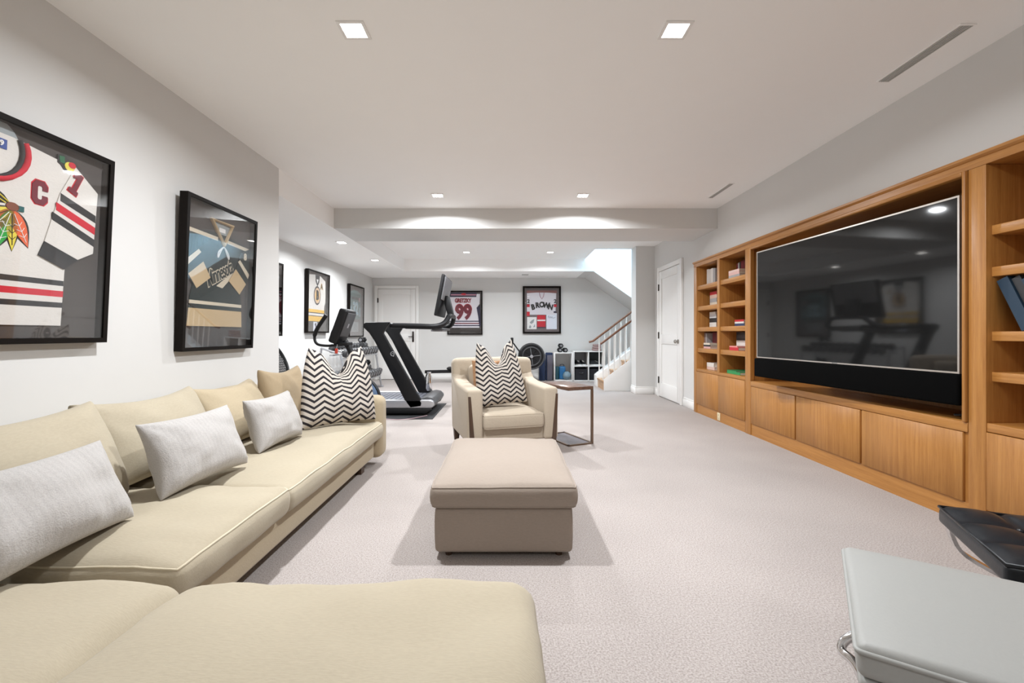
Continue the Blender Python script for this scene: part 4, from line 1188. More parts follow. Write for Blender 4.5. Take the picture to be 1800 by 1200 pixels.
flat(pc, 'photo_figure', [(-0.09, 0.04), (-0.04, 0.09), (-0.08, 0.14), (-0.02, 0.165), (0.0, 0.10), (-0.02, 0.05)], M['jnavy'], 1.6, th=0.001)

# --- gym wall: teal jersey with pale numerals
f5 = picture((XG + 0.001, 9.175, 0.985), 90, 0.86, 1.03, 'framed teal jersey with pale numerals beside the far white door', tilt=0.8, board=M['mat_grey'])
j = flat(f5, 'jersey', [(-0.30, 0.36), (0.30, 0.36), (0.31, 0.60), (0.36, 0.86), (0.12, 0.93), (-0.12, 0.93), (-0.36, 0.86), (-0.31, 0.60)], M['jteal'], 0, th=0.006)
flat(j, 'yoke', [(-0.355, 0.87), (0.355, 0.87), (0.12, 0.935), (-0.12, 0.935)], plain('jersey_teal_pale', (0.22, 0.36, 0.36), 0.8), 1.2, th=0.003)
flat(j, 'name_bar', rect(-0.22, 0.745, 0.22, 0.80), M['jblack'], 1.2, th=0.003)
word(j, '32', 0.0, 0.56, 0.34, M['paper'], 1.6, 0.016, sx=0.95)
word(j, '32', 0.0, 0.56, 0.34, M['jpale'], 2.2, 0.008, sx=0.95)
for x in (-0.27, 0.27):
    flat(j, 'side_panel', rect(x - 0.045, 0.42, x + 0.045, 0.62), M['jpale'], 1.0, th=0.003)
flat(j, 'badge', rect(0.20, 0.72, 0.27, 0.80), plain('badge_rose', (0.55, 0.30, 0.33), 0.7), 2.2, th=0.002)
pl = flat(f5, 'plaque', rect(-0.20, 0.10, 0.20, 0.30), plain('plaque_silver', (0.30, 0.33, 0.34), 0.5), 0.5, th=0.003)
flat(pl, 'plaque_photo', rect(-0.06, 0.13, 0.08, 0.27), M['jgrey'], 1.4, th=0.002)

# --- far wall: white jersey with name and number
f6 = picture((-0.985, BACK - 0.001, 1.027), 0, 0.80, 1.0, 'framed white jersey with dark red number on the far wall behind the treadmill', depth=0.045)
j = flat(f6, 'jersey', [(-0.345, 0.16), (0.33, 0.16), (0.32, 0.42), (0.27, 0.62), (0.335, 0.70), (0.345, 0.93), (-0.34, 0.93), (-0.36, 0.60)], M['jersey_cool'], 0, th=0.006)
yk = flat(j, 'yoke', [(-0.34, 0.86), (0.26, 0.86), (0.27, 0.965), (-0.35, 0.965)], M['jnavy'], 1.2, th=0.003)
flat(yk, 'yoke_stripe', rect(-0.32, 0.895, 0.255, 0.925), plain('yoke_rose', (0.45, 0.20, 0.26), 0.8), 2.1, th=0.002)
flat(yk, 'yoke_badge', oval(-0.03, 0.925, 0.06, 0.022, 12), M['jred'], 2.8, th=0.002)
word(j, 'GRETZKY', -0.045, 0.775, 0.122, M['jred'], 1.5, 0.008, name='name_letters', spacing=0.95, sx=0.72)
word(j, 'GRETZKY', -0.045, 0.775, 0.122, M['jmaroon'], 2.0, 0.0045, name='name_letters', spacing=0.95, sx=0.72)
word(j, '99', -0.03, 0.50, 0.45, M['jred'], 1.5, 0.030, name='number', sx=0.82)
word(j, '99', -0.03, 0.50, 0.45, M['jmaroon'], 2.1, 0.021, name='number', sx=0.82)
for z0, z1, m_ in ((0.295, 0.318, 'jnavy'), (0.245, 0.27, 'jmaroon'), (0.195, 0.22, 'jnavy')):
    flat(j, 'hem_stripe', rect(-0.35, z0, 0.33, z1), M[m_], 1.2, th=0.003)
flat(f6, 'sleeve', [(0.265, 0.62), (0.345, 0.66), (0.36, 0.20), (0.335, 0.16), (0.30, 0.42)], M['jnavy'], 2.4, th=0.003)

# --- far wall: white and red jersey in grey mount with two cards
f7 = picture((0.772, BACK - 0.001, 1.053), 0, 0.87, 1.08, 'framed white and red jersey over two cards on the far wall near the stairs', depth=0.045, rail_w=0.04, board=M['mat_grey'])
j = flat(f7, 'jersey', [(-0.34, 0.43), (0.31, 0.43), (0.33, 0.92), (0.13, 0.935), (-0.13, 0.935), (-0.34, 0.92)], M['jersey_cool'], 0, th=0.006)
flat(j, 'inner_mount', rect(-0.345, 0.925, 0.345, 0.985), plain('mount_rose', (0.30, 0.12, 0.11), 0.8), 0.6, th=0.002)
MB().tube([(-0.055, -0.019, 0.945), (-0.04, -0.02, 0.85), (0.0, -0.02, 0.785), (0.04, -0.02, 0.85), (0.055, -0.019, 0.945)], 0.008, 6).build('collar', plain('collar_rose', (0.42, 0.20, 0.26), 0.8), j)
# arched name
for k, ch in enumerate('BROWN'):
    u = (k - 2) / 2.0
    word(j, ch, u * 0.20, 0.655 - 0.055 * u * u, 0.165, M['jblack'], 1.6, 0.010, rot=u * 14, name='name_letter', sx=0.85)
for s, tx in ((-1, '2'), (1, '2')):
    word(j, tx, s * 0.305, 0.735, 0.115, M['jblack'], 1.6, 0.005, name='sleeve_number')
    flat(j, 'sleeve_band', rect(min(s * 0.275, s * 0.34), 0.605, max(s * 0.275, s * 0.34), 0.665), M['jred'], 1.2, th=0.003)
    flat(j, 'sleeve_band', rect(min(s * 0.275, s * 0.34), 0.665, max(s * 0.275, s * 0.34), 0.675), M['jblack'], 1.2, th=0.003)
flat(j, 'sleeve_band', rect(-0.345, 0.40, -0.275, 0.50), M['jred'], 1.2, th=0.003)
flat(j, 'sleeve_band', rect(0.27, 0.47, 0.335, 0.51), M['jnavy'], 1.2, th=0.003)
hb = flat(f7, 'hem_piece', rect(-0.105, 0.13, 0.085, 0.42), M['jred'], 0.5, th=0.004)
flat(hb, 'hem_stripe', rect(-0.105, 0.285, 0.085, 0.315), M['paper'], 1.9, th=0.002)
flat(hb, 'hem_stripe', rect(-0.105, 0.13, 0.085, 0.15), M['jnavy'], 1.9, th=0.002)
pc = flat(f7, 'photo_card', rect(-0.335, 0.10, -0.12, 0.375), M['paper'], 0.5, th=0.004)
for a in ([(-0.30, 0.13), (-0.27, 0.20), (-0.24, 0.16), (-0.25, 0.12)], [(-0.28, 0.25), (-0.22, 0.31), (-0.17, 0.33), (-0.19, 0.25), (-0.24, 0.22)], [(-0.20, 0.14), (-0.16, 0.22), (-0.15, 0.15)]):
    flat(pc, 'photo_figure', a, M['jgrey'], 1.9, th=0.001)
pc = flat(f7, 'signed_card', rect(0.105, 0.10, 0.345, 0.465), M['paper_b'], 0.5, th=0.004)
MB().tube(smooth_path([(0.14, -0.0185, 0.36), (0.16, -0.0185, 0.41), (0.17, -0.0185, 0.35), (0.20, -0.0185, 0.39), (0.21, -0.0185, 0.35), (0.235, -0.0185, 0.385), (0.25, -0.0185, 0.35), (0.31, -0.0185, 0.37)], 4), 0.003, 5).build('signature', plain('ink_blue_grey', (0.12, 0.16, 0.24), 0.6), pc)

# ================================================================== GYM: TREADMILL
mt = MB((-1.85, 6.15, 0)).box(-2.85, 5.55, 0.0005, -0.92, 6.80, 0.008)
tag(mt.build('exercise_mat', M['rubber'], bevel=0.002, loc=(-1.85, 6.15, 0)), 'thin black rubber mat on the carpet under the treadmill', 'mat')
tm = thing('treadmill', 'black treadmill with slanted uprights, slatted belt and tall tilted screen', 'treadmill', (-1.8, 6.17, 0.008))
o = tm.location
def side_profile(z0, z1, xe):
    zc = (z0 + z1) / 2; r_ = (z1 - z0) / 2
    pts = [(-2.72, z0), (xe - r_, z0)] + [(xe - r_ + r_ * math.cos(R(a)), zc + r_ * math.sin(R(a))) for a in range(-75, 76, 25)] + [(xe - r_, z1), (-2.72, z1)]
    return pts
for (y0, y1) in ((5.76, 5.84), (6.62, 6.70)):
    MB(o).prism(side_profile(0.10, 0.205, -0.94), 'y', y0, y1).build('side_rail', M['lgrey'], tm, bevel=0.012, seg=3)
    MB(o).prism([(-2.66, 0.03), (-1.05, 0.03), (-0.98, 0.07), (-0.98, 0.10), (-2.66, 0.10)], 'y', y0 + 0.005, y1 - 0.005).build('base_skirt', M['black'], tm, bevel=0.008)
    MB(o).prism([(-1.834, 1.170), (-1.80, 1.19), (-1.50, 1.192), (-1.585, 1.054), (-1.085, 0.170), (-1.095, 0.12), (-1.24, 0.10), (-1.29, 0.163), (-1.69, 0.946), (-1.76, 1.054), (-1.834, 1.125)], 'y', y0, y1 - 0.01).build('upright', M['black_m'], tm, bevel=0.012, seg=3)
    MB(o).tube(smooth_path([(-1.50, (y0 + y1) / 2, 1.150), (-1.15, (y0 + y1) / 2, 1.142), (-0.93, (y0 + y1) / 2, 1.138), (-0.82, (y0 + y1) / 2 + (0.06 if y0 < 6 else -0.06), 1.18), (-0.775, (y0 + y1) / 2 + (0.16 if y0 < 6 else -0.16), 1.27)], 6), 0.034, 10).build('handrail', M['black_m'], tm, smooth=4.0)
em = MB(o)
em.tube(arc((-1.46, 5.758, 0.79), 0.026, 40, 300, 10), 0.005, 5)
em.tube([(-1.47, 5.758, 0.79), (-1.44, 5.758, 0.80), (-1.45, 5.758, 0.755)], 0.005, 5)
em.build('emblem', M['lgrey'], tm)
MB(o).box(-2.70, 5.84, 0.10, -1.02, 6.62, 0.165).build('deck', M['black'], tm)
proto = None
for i in range(27):
    x = -2.66 + i * 0.061
    if proto is None:
        proto = MB().box(-0.027, -0.385, 0, 0.027, 0.385, 0.022).build('slat', M['slat'], tm, bevel=0.004, seg=1)
        ob = proto
    else:
        ob = proto.copy(); COL.objects.link(ob)
    ob.parent = tm; ob.location = Vector((x, 6.23, 0.168)) - Vector(o)
MB(o).prism([(-1.04, 0.09), (-0.96, 0.10), (-0.93, 0.16), (-0.97, 0.22), (-1.04, 0.235), (-1.12, 0.215), (-1.12, 0.19), (-1.04, 0.19)], 'y', 5.845, 6.615).build('front_hood', M['dgrey'], tm, bevel=0.008)
MB(o).tube(smooth_path([(-0.775, 5.95, 1.27), (-0.765, 6.05, 1.285), (-0.765, 6.40, 1.285), (-0.775, 6.50, 1.27)], 5), 0.030, 10).build('cross_bar', M['black_m'], tm, smooth=4.0)
MB(o).box(-1.02, 6.00, 1.075, -0.86, 6.44, 1.115).build('tray', M['mgrey'], tm, bevel=0.012)
MB(o).box(-0.98, 5.82, 1.09, -0.84, 6.62, 1.12).build('tray_bar', M['dgrey'], tm, bevel=0.01)
sc_ = MB().box(-0.018, -0.39, -0.27, 0.018, 0.39, 0.27).build('screen_housing', M['black'], tm, bevel=0.012, seg=3)
sc_.location = Vector((-0.875, 6.17, 1.54)) - Vector(o); sc_.rotation_euler = (0, R(11), 0)
MB().box(-0.0205, -0.37, -0.25, -0.018, 0.37, 0.25).build('display', M['screen'], sc_)
MB().box(0.018, -0.33, -0.05, 0.034, 0.33, 0.25).build('rear_cover', M['mgrey'], sc_, bevel=0.012, seg=3)
MB(o).prism([(-0.80, 1.27), (-0.735, 1.27), (-0.76, 1.40), (-0.80, 1.55), (-0.85, 1.55), (-0.85, 1.44)], 'y', 6.07, 6.27).build('screen_bracket', M['black'], tm, bevel=0.01)
MB(o).lathe([(0.03, 0.165), (0.045, 0.20), (0.04, 0.36), (0.022, 0.40), (0.03, 0.43)], 14, (-1.12, 6.46, 0)).build('water_bottle', M['chrome'], None, smooth=R(40), loc=None)
wb = bpy.data.objects['water_bottle']; wb.location = Vector(o) + Vector((0, 0, 0.072))
for ob_ in (wb,):
    tag(ob_, 'chrome and black water bottle standing at the front of the treadmill', 'bottle')
cd = MB().tube(smooth_path([(-1.75, 5.72, 0.0145), (-1.50, 5.52, 0.0145), (-1.32, 5.46, 0.0145), (-1.18, 5.52, 0.0145), (-1.10, 5.62, 0.0145), (-1.02, 5.74, 0.0145)], 8), 0.005, 6).build('power_cord', plain('cord_pale_mauve', (0.35, 0.24, 0.26), 0.5))
tag(cd, 'thin mauve power cord curling on the floor in front of the treadmill', 'cord')

# ================================================================== GYM: RECUMBENT BIKE
bk_ = thing('exercise_bike', 'black recumbent exercise bike with mesh seat back and large console behind the sofa', 'exercise bike', (-2.0, 4.95, 0))
o = bk_.location
MB(o).prism([(-2.85, 0.05), (-1.50, 0.05), (-1.45, 0.12), (-1.60, 0.20), (-2.80, 0.24), (-2.88, 0.18)], 'y', 4.85, 5.02).build('main_rail', M['dgrey'], bk_, bevel=0.02)
MB(o).lathe([(0.12, 4.835), (0.235, 4.84), (0.262, 4.865), (0.262, 5.005), (0.235, 5.03), (0.12, 5.035)], 32, (-1.655, 0, 0.325), 'y').build('flywheel_shroud', M['bluegrey'], bk_, smooth=R(35))
MB(o).lathe([(0.272, 4.90), (0.272, 4.97)], 32, (-1.655, 0, 0.325), 'y').build('shroud_band', M['black'], bk_, smooth=R(35))
for x in (-2.80, -1.55):
    MB(o).box(x - 0.035, 4.62, 0, x + 0.035, 5.25, 0.06).build('floor_foot', M['black'], bk_, bevel=0.012)
for (y, s) in ((4.80, 1), (5.06, -1)):
    MB(o).tube([(-1.72, y, 0.30), (-1.72 - 0.15 * s, y, 0.34 - 0.05 * s)], 0.014, 8).build('crank', M['lgrey'], bk_)
    MB(o).box(-1.77 - 0.15 * s, y - 0.05 - (0.04 if s > 0 else -0.04), 0.325 - 0.05 * s, -1.67 - 0.15 * s, y + 0.05 - (0.04 if s > 0 else -0.04), 0.355 - 0.05 * s).build('pedal', M['black'], bk_, bevel=0.008)
MB(o).tube(smooth_path([(-1.60, 4.93, 0.50), (-1.64, 4.92, 0.70), (-1.70, 4.91, 0.86), (-1.76, 4.90, 0.97)], 5), [0.05] * 5 + [0.038] * 5 + [0.032] * 6, 10).build('console_post', M['black_m'], bk_, smooth=4.0)
cs = MB().box(-0.045, -0.155, -0.19, 0.045, 0.155, 0.19).build('console', M['black'], bk_, bevel=0.025, seg=3)
cs.location = Vector((-1.78, 4.90, 1.125)) - Vector(o); cs.rotation_euler = (0, R(20), 0)
MB().box(-0.048, -0.125, -0.14, -0.045, 0.125, 0.15).build('display', M['screen'], cs)
MB().box(0.045, -0.125, -0.10, 0.056, 0.125, 0.165).build('rear_cover', M['dgrey'], cs, bevel=0.008)
MB().box(0.056, -0.02, 0.0, 0.058, 0.015, 0.045).build('badge', M['lgrey'], cs)
MB(o).box(-1.85, 4.82, 0.915, -1.70, 4.99, 0.955).build('console_bracket', M['black_m'], bk_, bevel=0.01)
for s in (-1, 1):
    y = 4.90 + s * 0.23
    hp = smooth_path([(-1.77, 4.90 + s * 0.03, 0.935), (-1.86, 4.90 + s * 0.12, 0.918), (-1.95, y, 0.935), (-1.985, y, 1.0), (-1.96, y, 1.09), (-1.865, y, 1.235)], 6)
    MB(o).tube(hp, [0.014] * 20 + [0.020] * (len(hp) - 20), 10).build('handlebar', M['black_m'], bk_, smooth=4.0)
MB(o).tube([(-1.80, 4.80, 0.93), (-1.81, 4.80, 0.885)], 0.003, 5).build('key_string', M['lgrey'], bk_)
MB(o).box(-1.825, 4.79, 0.835, -1.797, 4.81, 0.888).build('safety_key', M['red'], bk_, bevel=0.004)
MB(o).prism([(-2.62, 0.40), (-2.20, 0.38), (-2.18, 0.42), (-2.24, 0.47), (-2.58, 0.48)], 'y', 4.72, 5.15).build('seat', M['black'], bk_, bevel=0.03, seg=3)
MB(o).tube([(-2.42, 4.935, 0.20), (-2.42, 4.935, 0.42)], 0.04, 10).build('seat_post', M['dgrey'], bk_)
rg = [(-2.50 - 0.10 * math.sin(R(a)), 4.86 + 0.235 * math.cos(R(a)), 0.755 + 0.215 * math.sin(R(a))) for a in range(0, 360, 12)]
br = MB(o).tube(rg, 0.017, 8, closed=True).build('backrest_frame', M['black'], bk_, smooth=4.0)
ms = MB(o)
for k in range(-8, 9):
    u = k / 9.0
    hgt = math.sqrt(max(0, 1 - u * u))
    ms.tube([(-2.50 - 0.10 * q, 4.86 + 0.235 * u, 0.755 + 0.215 * q) for q in (-hgt, hgt)], 0.0045, 4)
    ms.tube([(-2.50 - 0.10 * u, 4.86 + 0.235 * q, 0.755 + 0.215 * u) for q in (-hgt, hgt)], 0.0045, 4)
ms.prism([(-2.52, 0.62), (-2.50, 0.62), (-2.56, 0.93), (-2.58, 0.93)], 'y', 4.80, 4.92)
ms.build('backrest_mesh', M['black'], br).location = (0, 0, 0)

# ================================================================== GYM: DUMBBELL RACK
rk = thing('dumbbell_rack', 'pale metal dumbbell rack with two sloping tiers along the gym wall', 'rack', (-2.80, 8.05, 0))
o = rk.location
for y in (7.12, 8.98):
    MB(o).tube([(-3.04, y, 0.015), (-2.46, y, 0.015)], 0.020, 8).build('foot_bar', M['lgrey'], rk)
    MB(o).tube([(-2.50, y, 0.02), (-2.62, y, 0.72)], 0.018, 8).build('leg', M['lgrey'], rk)
    MB(o).tube([(-3.02, y, 0.02), (-2.92, y, 0.82)], 0.018, 8).build('leg', M['lgrey'], rk)
    MB(o).tube([(-2.62, y, 0.72), (-2.92, y, 0.82)], 0.016, 8).build('arm', M['lgrey'], rk)
for (zf, xf_) in ((0.66, -2.60), (0.235, -2.53)):
    for dx, dz in ((0, 0), (-0.17, 0.055)):
        MB(o).box(xf_ + dx - 0.025, 7.12, zf + dz - 0.02, xf_ + dx + 0.025, 8.98, zf + dz + 0.0).build('tray_rail', M['lgrey'], rk)
def make_dumbbell(name, r, L, n, mat, hm):
    t = thing(name, '', 'dumbbell')
    g_ = L * 0.26
    for s in (-1, 1):
        x0, x1 = sorted((s * g_, s * L / 2))
        MB().lathe([(r * 0.82, x0), (r, x0 + 0.012), (r, x1 - 0.012), (r * 0.82, x1)], n, (0, 0, 0), 'x').build('head', mat, t, smooth=R(35))
        e = s * (L / 2 + 0.001)
        MB().lathe([(r * 0.5, min(e, e + s * 0.003)), (r * 0.5, max(e, e + s * 0.003))], 12, (0, 0, 0), 'x').build('end_cap', M['mgrey'], t)
    MB().lathe([(0.016, -g_), (0.018, 0), (0.016, g_)], 10, (0, 0, 0), 'x').build('handle', hm, t, smooth=4.0)
    return t
d0 = make_dumbbell('dumbbell', 0.070, 0.30, 14, M['dgrey'], M['chrome'])
tiltd = math.atan2(0.055, 0.17)
first = True
ORD = ['nearest', 'second nearest', 'third', 'fourth', 'fifth', 'sixth', 'seventh', 'eighth', 'ninth', 'tenth', 'second farthest', 'farthest']
for (zf, xf_, tier, gr) in ((0.66, -2.60, 'upper', 'dumbbells on the upper tier'), (0.235, -2.53, 'lower', 'dumbbells on the lower tier')):
    for k in range(12):
        lab = 'round-headed grey dumbbell, %s along the %s tier of the gym rack' % (ORD[k], tier)
        y = 7.23 + k * 0.15
        loc = (xf_ - 0.085 - 0.062 * math.sin(tiltd), y, zf + 0.0275 + 0.0635)
        loc = (xf_ - 0.085, y, zf + 0.0285 + 0.086)
        if first:
            d0.location = loc; d0.rotation_euler = (0, tiltd, 0); d0['label'] = lab; d0['group'] = gr; first = False
        else:
            dup(d0, loc, (0, tiltd, 0), lab, gr)
d1 = make_dumbbell('dumbbell', 0.055, 0.22, 6, M['black'], M['dgrey'])
d1.location = (-2.73, 8.53, 0.932); d1.rotation_euler = (0, 0, R(90)); d1['label'] = 'black hex dumbbell lying across the upper row of the rack'; d1['group'] = 'loose black dumbbells'
dup(d1, (-2.66, 8.55, 0.507), (0, 0, R(90)), 'black hex dumbbell lying across the lower row of the rack')

# ================================================================== GYM: ROWER
rw = thing('rowing_machine', 'black rowing machine with round caged flywheel and long low rail before the far wall', 'rowing machine', (0.0, 9.75, 0))
o = rw.location
fc = (0.50, 0.0, 0.565)
cg = MB(o)
cg.lathe([(0.185, 9.66), (0.275, 9.665), (0.285, 9.69), (0.285, 9.82), (0.27, 9.86), (0.1, 9.87)], 36, (fc[0], 0, fc[2]), 'y').build('flywheel_housing', M['black'], rw, smooth=R(35))
MB(o).tube([(fc[0] + 0.195 * math.cos(R(a)), 9.655, fc[2] + 0.195 * math.sin(R(a))) for a in range(0, 360, 12)], 0.014, 6, closed=True).build('cage_ring', M['dgrey'], rw, smooth=4.0)
MB(o).tube([(fc[0] + 0.265 * math.cos(R(a)), 9.662, fc[2] + 0.265 * math.sin(R(a))) for a in range(0, 360, 12)], 0.012, 6, closed=True).build('cage_ring', M['dgrey'], rw, smooth=4.0)
for a in range(0, 360, 45):
    MB(o).tube([(fc[0], 9.652, fc[2]), (fc[0] + 0.19 * math.cos(R(a + 8)), 9.652, fc[2] + 0.19 * math.sin(R(a + 8)))], 0.006, 5).build('cage_spoke', M['mgrey'] if a % 90 == 0 else M['black'], rw)
MB(o).lathe([(0.030, 9.635), (0.036, 9.655)], 16, (fc[0], 0, fc[2]), 'y').build('hub', M['lgrey'], rw)
MB(o).tube([(0.40, 9.70, 0.34), (0.58, 9.70, 0.03)], 0.014, 8).build('front_leg', M['black_m'], rw)
MB(o).tube([(0.40, 9.80, 0.34), (0.58, 9.80, 0.03)], 0.014, 8).build('front_leg', M['black_m'], rw)
MB(o).box(0.555, 9.46, 0, 0.605, 10.04, 0.035).build('floor_bar', M['black'], rw, bevel=0.008)
MB(o).prism([(0.40, 0.40), (0.36, 0.24), (-1.78, 0.20), (-1.78, 0.265), (0.20, 0.31), (0.30, 0.42)], 'y', 9.72, 9.78).build('rail', M['black'], rw, bevel=0.008)
MB(o).prism([(-1.74, 0.21), (-1.66, 0.21), (-1.74, 0.02), (-1.80, 0.02)], 'y', 9.71, 9.79).build('rear_leg', M['black'], rw, bevel=0.005)
MB(o).box(-1.82, 9.45, 0, -1.74, 10.05, 0.04).build('floor_bar', M['black'], rw, bevel=0.008)
MB(o).box(-1.30, 9.62, 0.285, -1.04, 9.88, 0.335).build('seat', M['black'], rw, bevel=0.02)
for s in (-1, 1):
    MB(o).prism([(0.02, 0.30), (0.14, 0.47), (0.17, 0.45), (0.06, 0.28)], 'y', 9.75 + s * 0.14 - 0.05, 9.75 + s * 0.14 + 0.05).build('foot_plate', M['dgrey'], rw, bevel=0.006)
MB(o).tube([(0.33, 9.70, 0.58), (0.25, 9.70, 0.66), (0.11, 9.70, 0.85)], 0.015, 8).build('monitor_arm', M['black_m'], rw)
MB(o).box(0.225, 9.64, 0.55, 0.31, 9.76, 0.70).build('handle_cradle', M['black'], rw, bevel=0.01)
MB(o).box(0.055, 9.62, 0.82, 0.115, 9.78, 0.965).build('monitor', M['black'], rw, bevel=0.01)

# ================================================================== GYM: CUBBIES AND CONTENTS
def panel(parent, x0, y0, z0, x1, y1, z1, o, nm='panel'):
    return MB(o).box(x0, y0, z0, x1, y1, z1).build(nm, M['cubby'], parent, bevel=0.002, seg=1)
YF, YB = 10.02, 10.38
ca = thing('cube_shelf', 'single tall white open cube shelf holding blue gear by the far wall', 'shelf', (1.22, 10.2, 0), group='white cube shelves')
o = ca.location
panel(ca, 1.015, YF, 0, 1.04, YB, 0.635, o); panel(ca, 1.405, YF, 0, 1.43, YB, 0.635, o)
panel(ca, 1.04, YF, 0, 1.405, YB, 0.025, o, 'bottom'); panel(ca, 1.04, YF, 0.61, 1.405, YB, 0.635, o, 'top')
cb2 = thing('cube_shelf', 'white two by two cube shelf with shoes and black bins beside the stairs', 'shelf', (1.77, 10.2, 0), group='white cube shelves')
o = cb2.location
for x in (1.44, 1.765, 2.09):
    panel(cb2, x, YF, 0, x + 0.022, YB, 0.665, o)
for (xa, xb) in ((1.462, 1.765), (1.787, 2.09)):
    for z in (0.0, 0.322, 0.643):
        panel(cb2, xa, YF, z, xb, YB, z + 0.022, o, 'shelf')
MB(o).box(1.462, YB - 0.008, 0.022, 2.09, YB, 0.643).build('back_panel', M['mgrey'], cb2)
def bin_(x0, z0, label):
    t = thing('storage_bin', label, 'bin', (x0 + 0.145, 10.2, z0), group='black fabric bins')
    b_ = MB()
    w_, d_, h_ = 0.135, 0.15, 0.25
    for a in ((-w_, -d_, 0, w_, d_, 0.012), (-w_, -d_, 0.012, w_, -d_ + 0.012, h_), (-w_, d_ - 0.012, 0.012, w_, d_, h_), (-w_, -d_ + 0.012, 0.012, -w_ + 0.012, d_ - 0.012, h_), (w_ - 0.012, -d_ + 0.012, 0.012, w_, d_ - 0.012, h_)):
        b_.box(*a)
    b_.build('box', plain('bin_black_felt', (0.014, 0.014, 0.018), 0.9), t)
    MB().tube([(-0.04, -d_ - 0.004, 0.17), (-0.03, -d_ - 0.012, 0.155), (0.03, -d_ - 0.012, 0.155), (0.04, -d_ - 0.004, 0.17)], 0.006, 5).build('handle', M['dgrey'], t)
bin_(1.469, 0.0225, 'black fabric bin in the lower left cube of the two by two shelf')
bin_(1.794, 0.0225, 'black fabric bin in the lower right cube of the two by two shelf')
bx2 = MB().box(0, 0, 0, 0.29, 0.16, 0.285).build('gear_box', plain('box_dark_green', (0.012, 0.017, 0.016), 0.7), bevel=0.008)
bx2.location = (1.793, 10.20, 0.3445); tag(bx2, 'dark box at the back of the upper right cube behind the shoes', 'box')
def shoe(loc, rz, label):
    t = thing('sneaker', label, 'shoe', loc, R(rz), group='sneakers in the cubes')
    sole = [(-0.035, -0.13), (-0.02, -0.145), (0.02, -0.145), (0.04, -0.11), (0.042, -0.04), (0.033, 0.05), (0.034, 0.12), (0.0, 0.138), (-0.034, 0.12), (-0.032, 0.03), (-0.04, -0.06)]
    MB().prism(sole, 'z', 0, 0.028).build('sole', M['paper'], t, bevel=0.005)
    secs = [(-0.135, 0.018, 0.045), (-0.10, 0.034, 0.062), (-0.04, 0.037, 0.082), (0.01, 0.033, 0.108), (0.06, 0.031, 0.118), (0.12, 0.028, 0.115), (0.134, 0.014, 0.10)]
    V = []; F = []; n_ = 10
    for (y, hw_, zt) in secs:
        for k in range(n_):
            a = PI * k / (n_ - 1)
            V.append((hw_ * math.cos(a), y, 0.026 + (zt - 0.026) * math.sin(a) ** 0.8))
    for i in range(len(secs) - 1):
        for k in range(n_ - 1):
            F.append((i * n_ + k, (i + 1) * n_ + k, (i + 1) * n_ + k + 1, i * n_ + k + 1))
    F.append(tuple(range(n_))); F.append(tuple((len(secs) - 1) * n_ + k for k in range(n_))[::-1])
    m_ = MB(); m_.add(V, F); m_.build('upper', M['black'], t, smooth=R(60))
    MB().tube([(-0.02, -0.06, 0.080), (0.02, -0.045, 0.086), (-0.02, -0.03, 0.092), (0.02, -0.015, 0.10), (-0.018, 0.0, 0.106)], 0.003, 4).build('laces', M['paper'], t)
shoe((1.555, 10.17, 0.3445), 20, 'black sneaker on the left in the upper left cube')
shoe((1.665, 10.17, 0.3445), 12, 'black sneaker on the right in the upper left cube')
for i, (x, lb_) in enumerate(((1.86, 'left'), (1.96, 'right'))):
    shoe((x, 10.11, 0.3445), 60, 'black sneaker on the %s in the upper right cube' % lb_) if False else None
shoe((1.93, 10.12, 0.3445), 82, 'black sneaker lying sideways in the upper right cube')
t = thing('foam_roller', 'dark teal foam roller standing at the left in the single cube shelf', 'foam roller', (1.095, 10.2, 0.0255))
MB().lathe([(0.046, 0), (0.05, 0.005), (0.05, 0.285), (0.046, 0.29)], 18).build('tube', M['teal'], t, smooth=R(40))
MB().lathe([(0.02, 0.2905), (0.02, 0.292)], 12).build('core', M['black'], t)
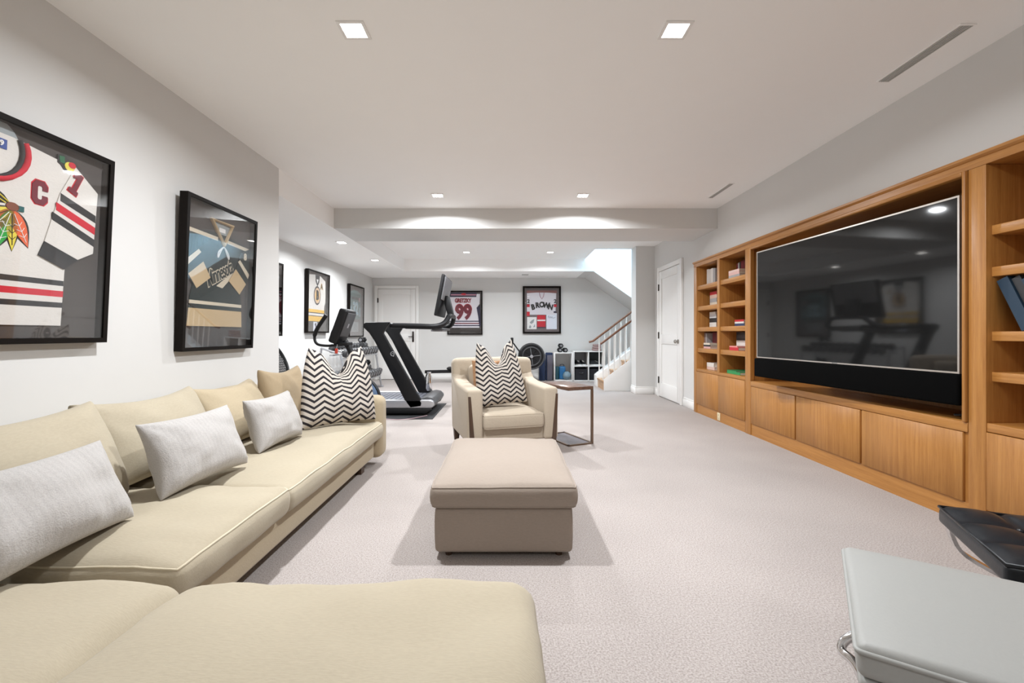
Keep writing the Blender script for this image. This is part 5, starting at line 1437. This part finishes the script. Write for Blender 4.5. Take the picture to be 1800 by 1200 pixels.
t = thing('gear_bag', 'bright blue vinyl gym bag in the single cube shelf', 'bag', (1.218, 10.275, 0.0255))
part(softbox(0.15, 0.18, 0.29, 0.04, n=5, wob=0.01, seed=71), 'bag_body', M['blue'], t)
MB().tube(smooth_path([(-0.04, 0, 0.285), (-0.035, -0.02, 0.33), (0.035, -0.02, 0.33), (0.04, 0, 0.285)], 4), 0.006, 6).build('strap', M['navy'], t)
t = thing('medicine_ball', 'grey blue medicine ball on the right in the single cube shelf', 'ball', (1.305, 10.09, 0.0305))
MB().ball((0, 0, 0.092), 0.092, 12).build('shell', M['greyball'], t, smooth=4.0)
MB().tube([(0.093 * math.cos(R(a)), 0, 0.092 + 0.093 * math.sin(R(a))) for a in range(0, 360, 15)], 0.003, 5, closed=True).build('seam', M['teal'], t)
for (loc, lb_) in (((1.155, 10.18, 0.6835), 'black hex dumbbell at the left on top of the single cube shelf'), ((1.275, 10.18, 0.6835), 'black hex dumbbell at the right on top of the single cube shelf'),
                   ((1.185, 10.26, 0.779), 'black hex dumbbell resting on two others on the single cube shelf')):
    dup(d1, loc, (0, 0, R(90)), lb_)
t = thing('folding_mat', 'navy folded exercise mat standing behind the flywheel', 'mat', (0.765, 10.24, 0))
for k in range(3):
    part(softbox(0.13, 0.045, 0.60, 0.015, n=3), 'mat_fold', M['navy'], t, (0, -0.05 + k * 0.05, 0))
t = thing('folding_mat', 'grey folded exercise mat with navy edge standing against the single cube shelf', 'mat', (0.925, 10.22, 0))
part(softbox(0.165, 0.05, 0.625, 0.02, n=3), 'mat_edge', M['navy'], t, (0, 0.03, 0))
part(softbox(0.125, 0.05, 0.57, 0.02, n=3), 'mat_face', M['greyfoam'], t, (0.01, -0.03, 0))
t = thing('folded_towel', 'dusty pink folded towel on top of the two by two cube shelf', 'towel', (1.98, 10.2, 0.6655))
for k in range(3):
    part(softbox(0.18 - 0.01 * k, 0.2, 0.05, 0.022, n=4, wob=0.006, seed=80 + k), 'fold', M['pinkgrey'], t, (0.005 * k, 0, k * 0.049))
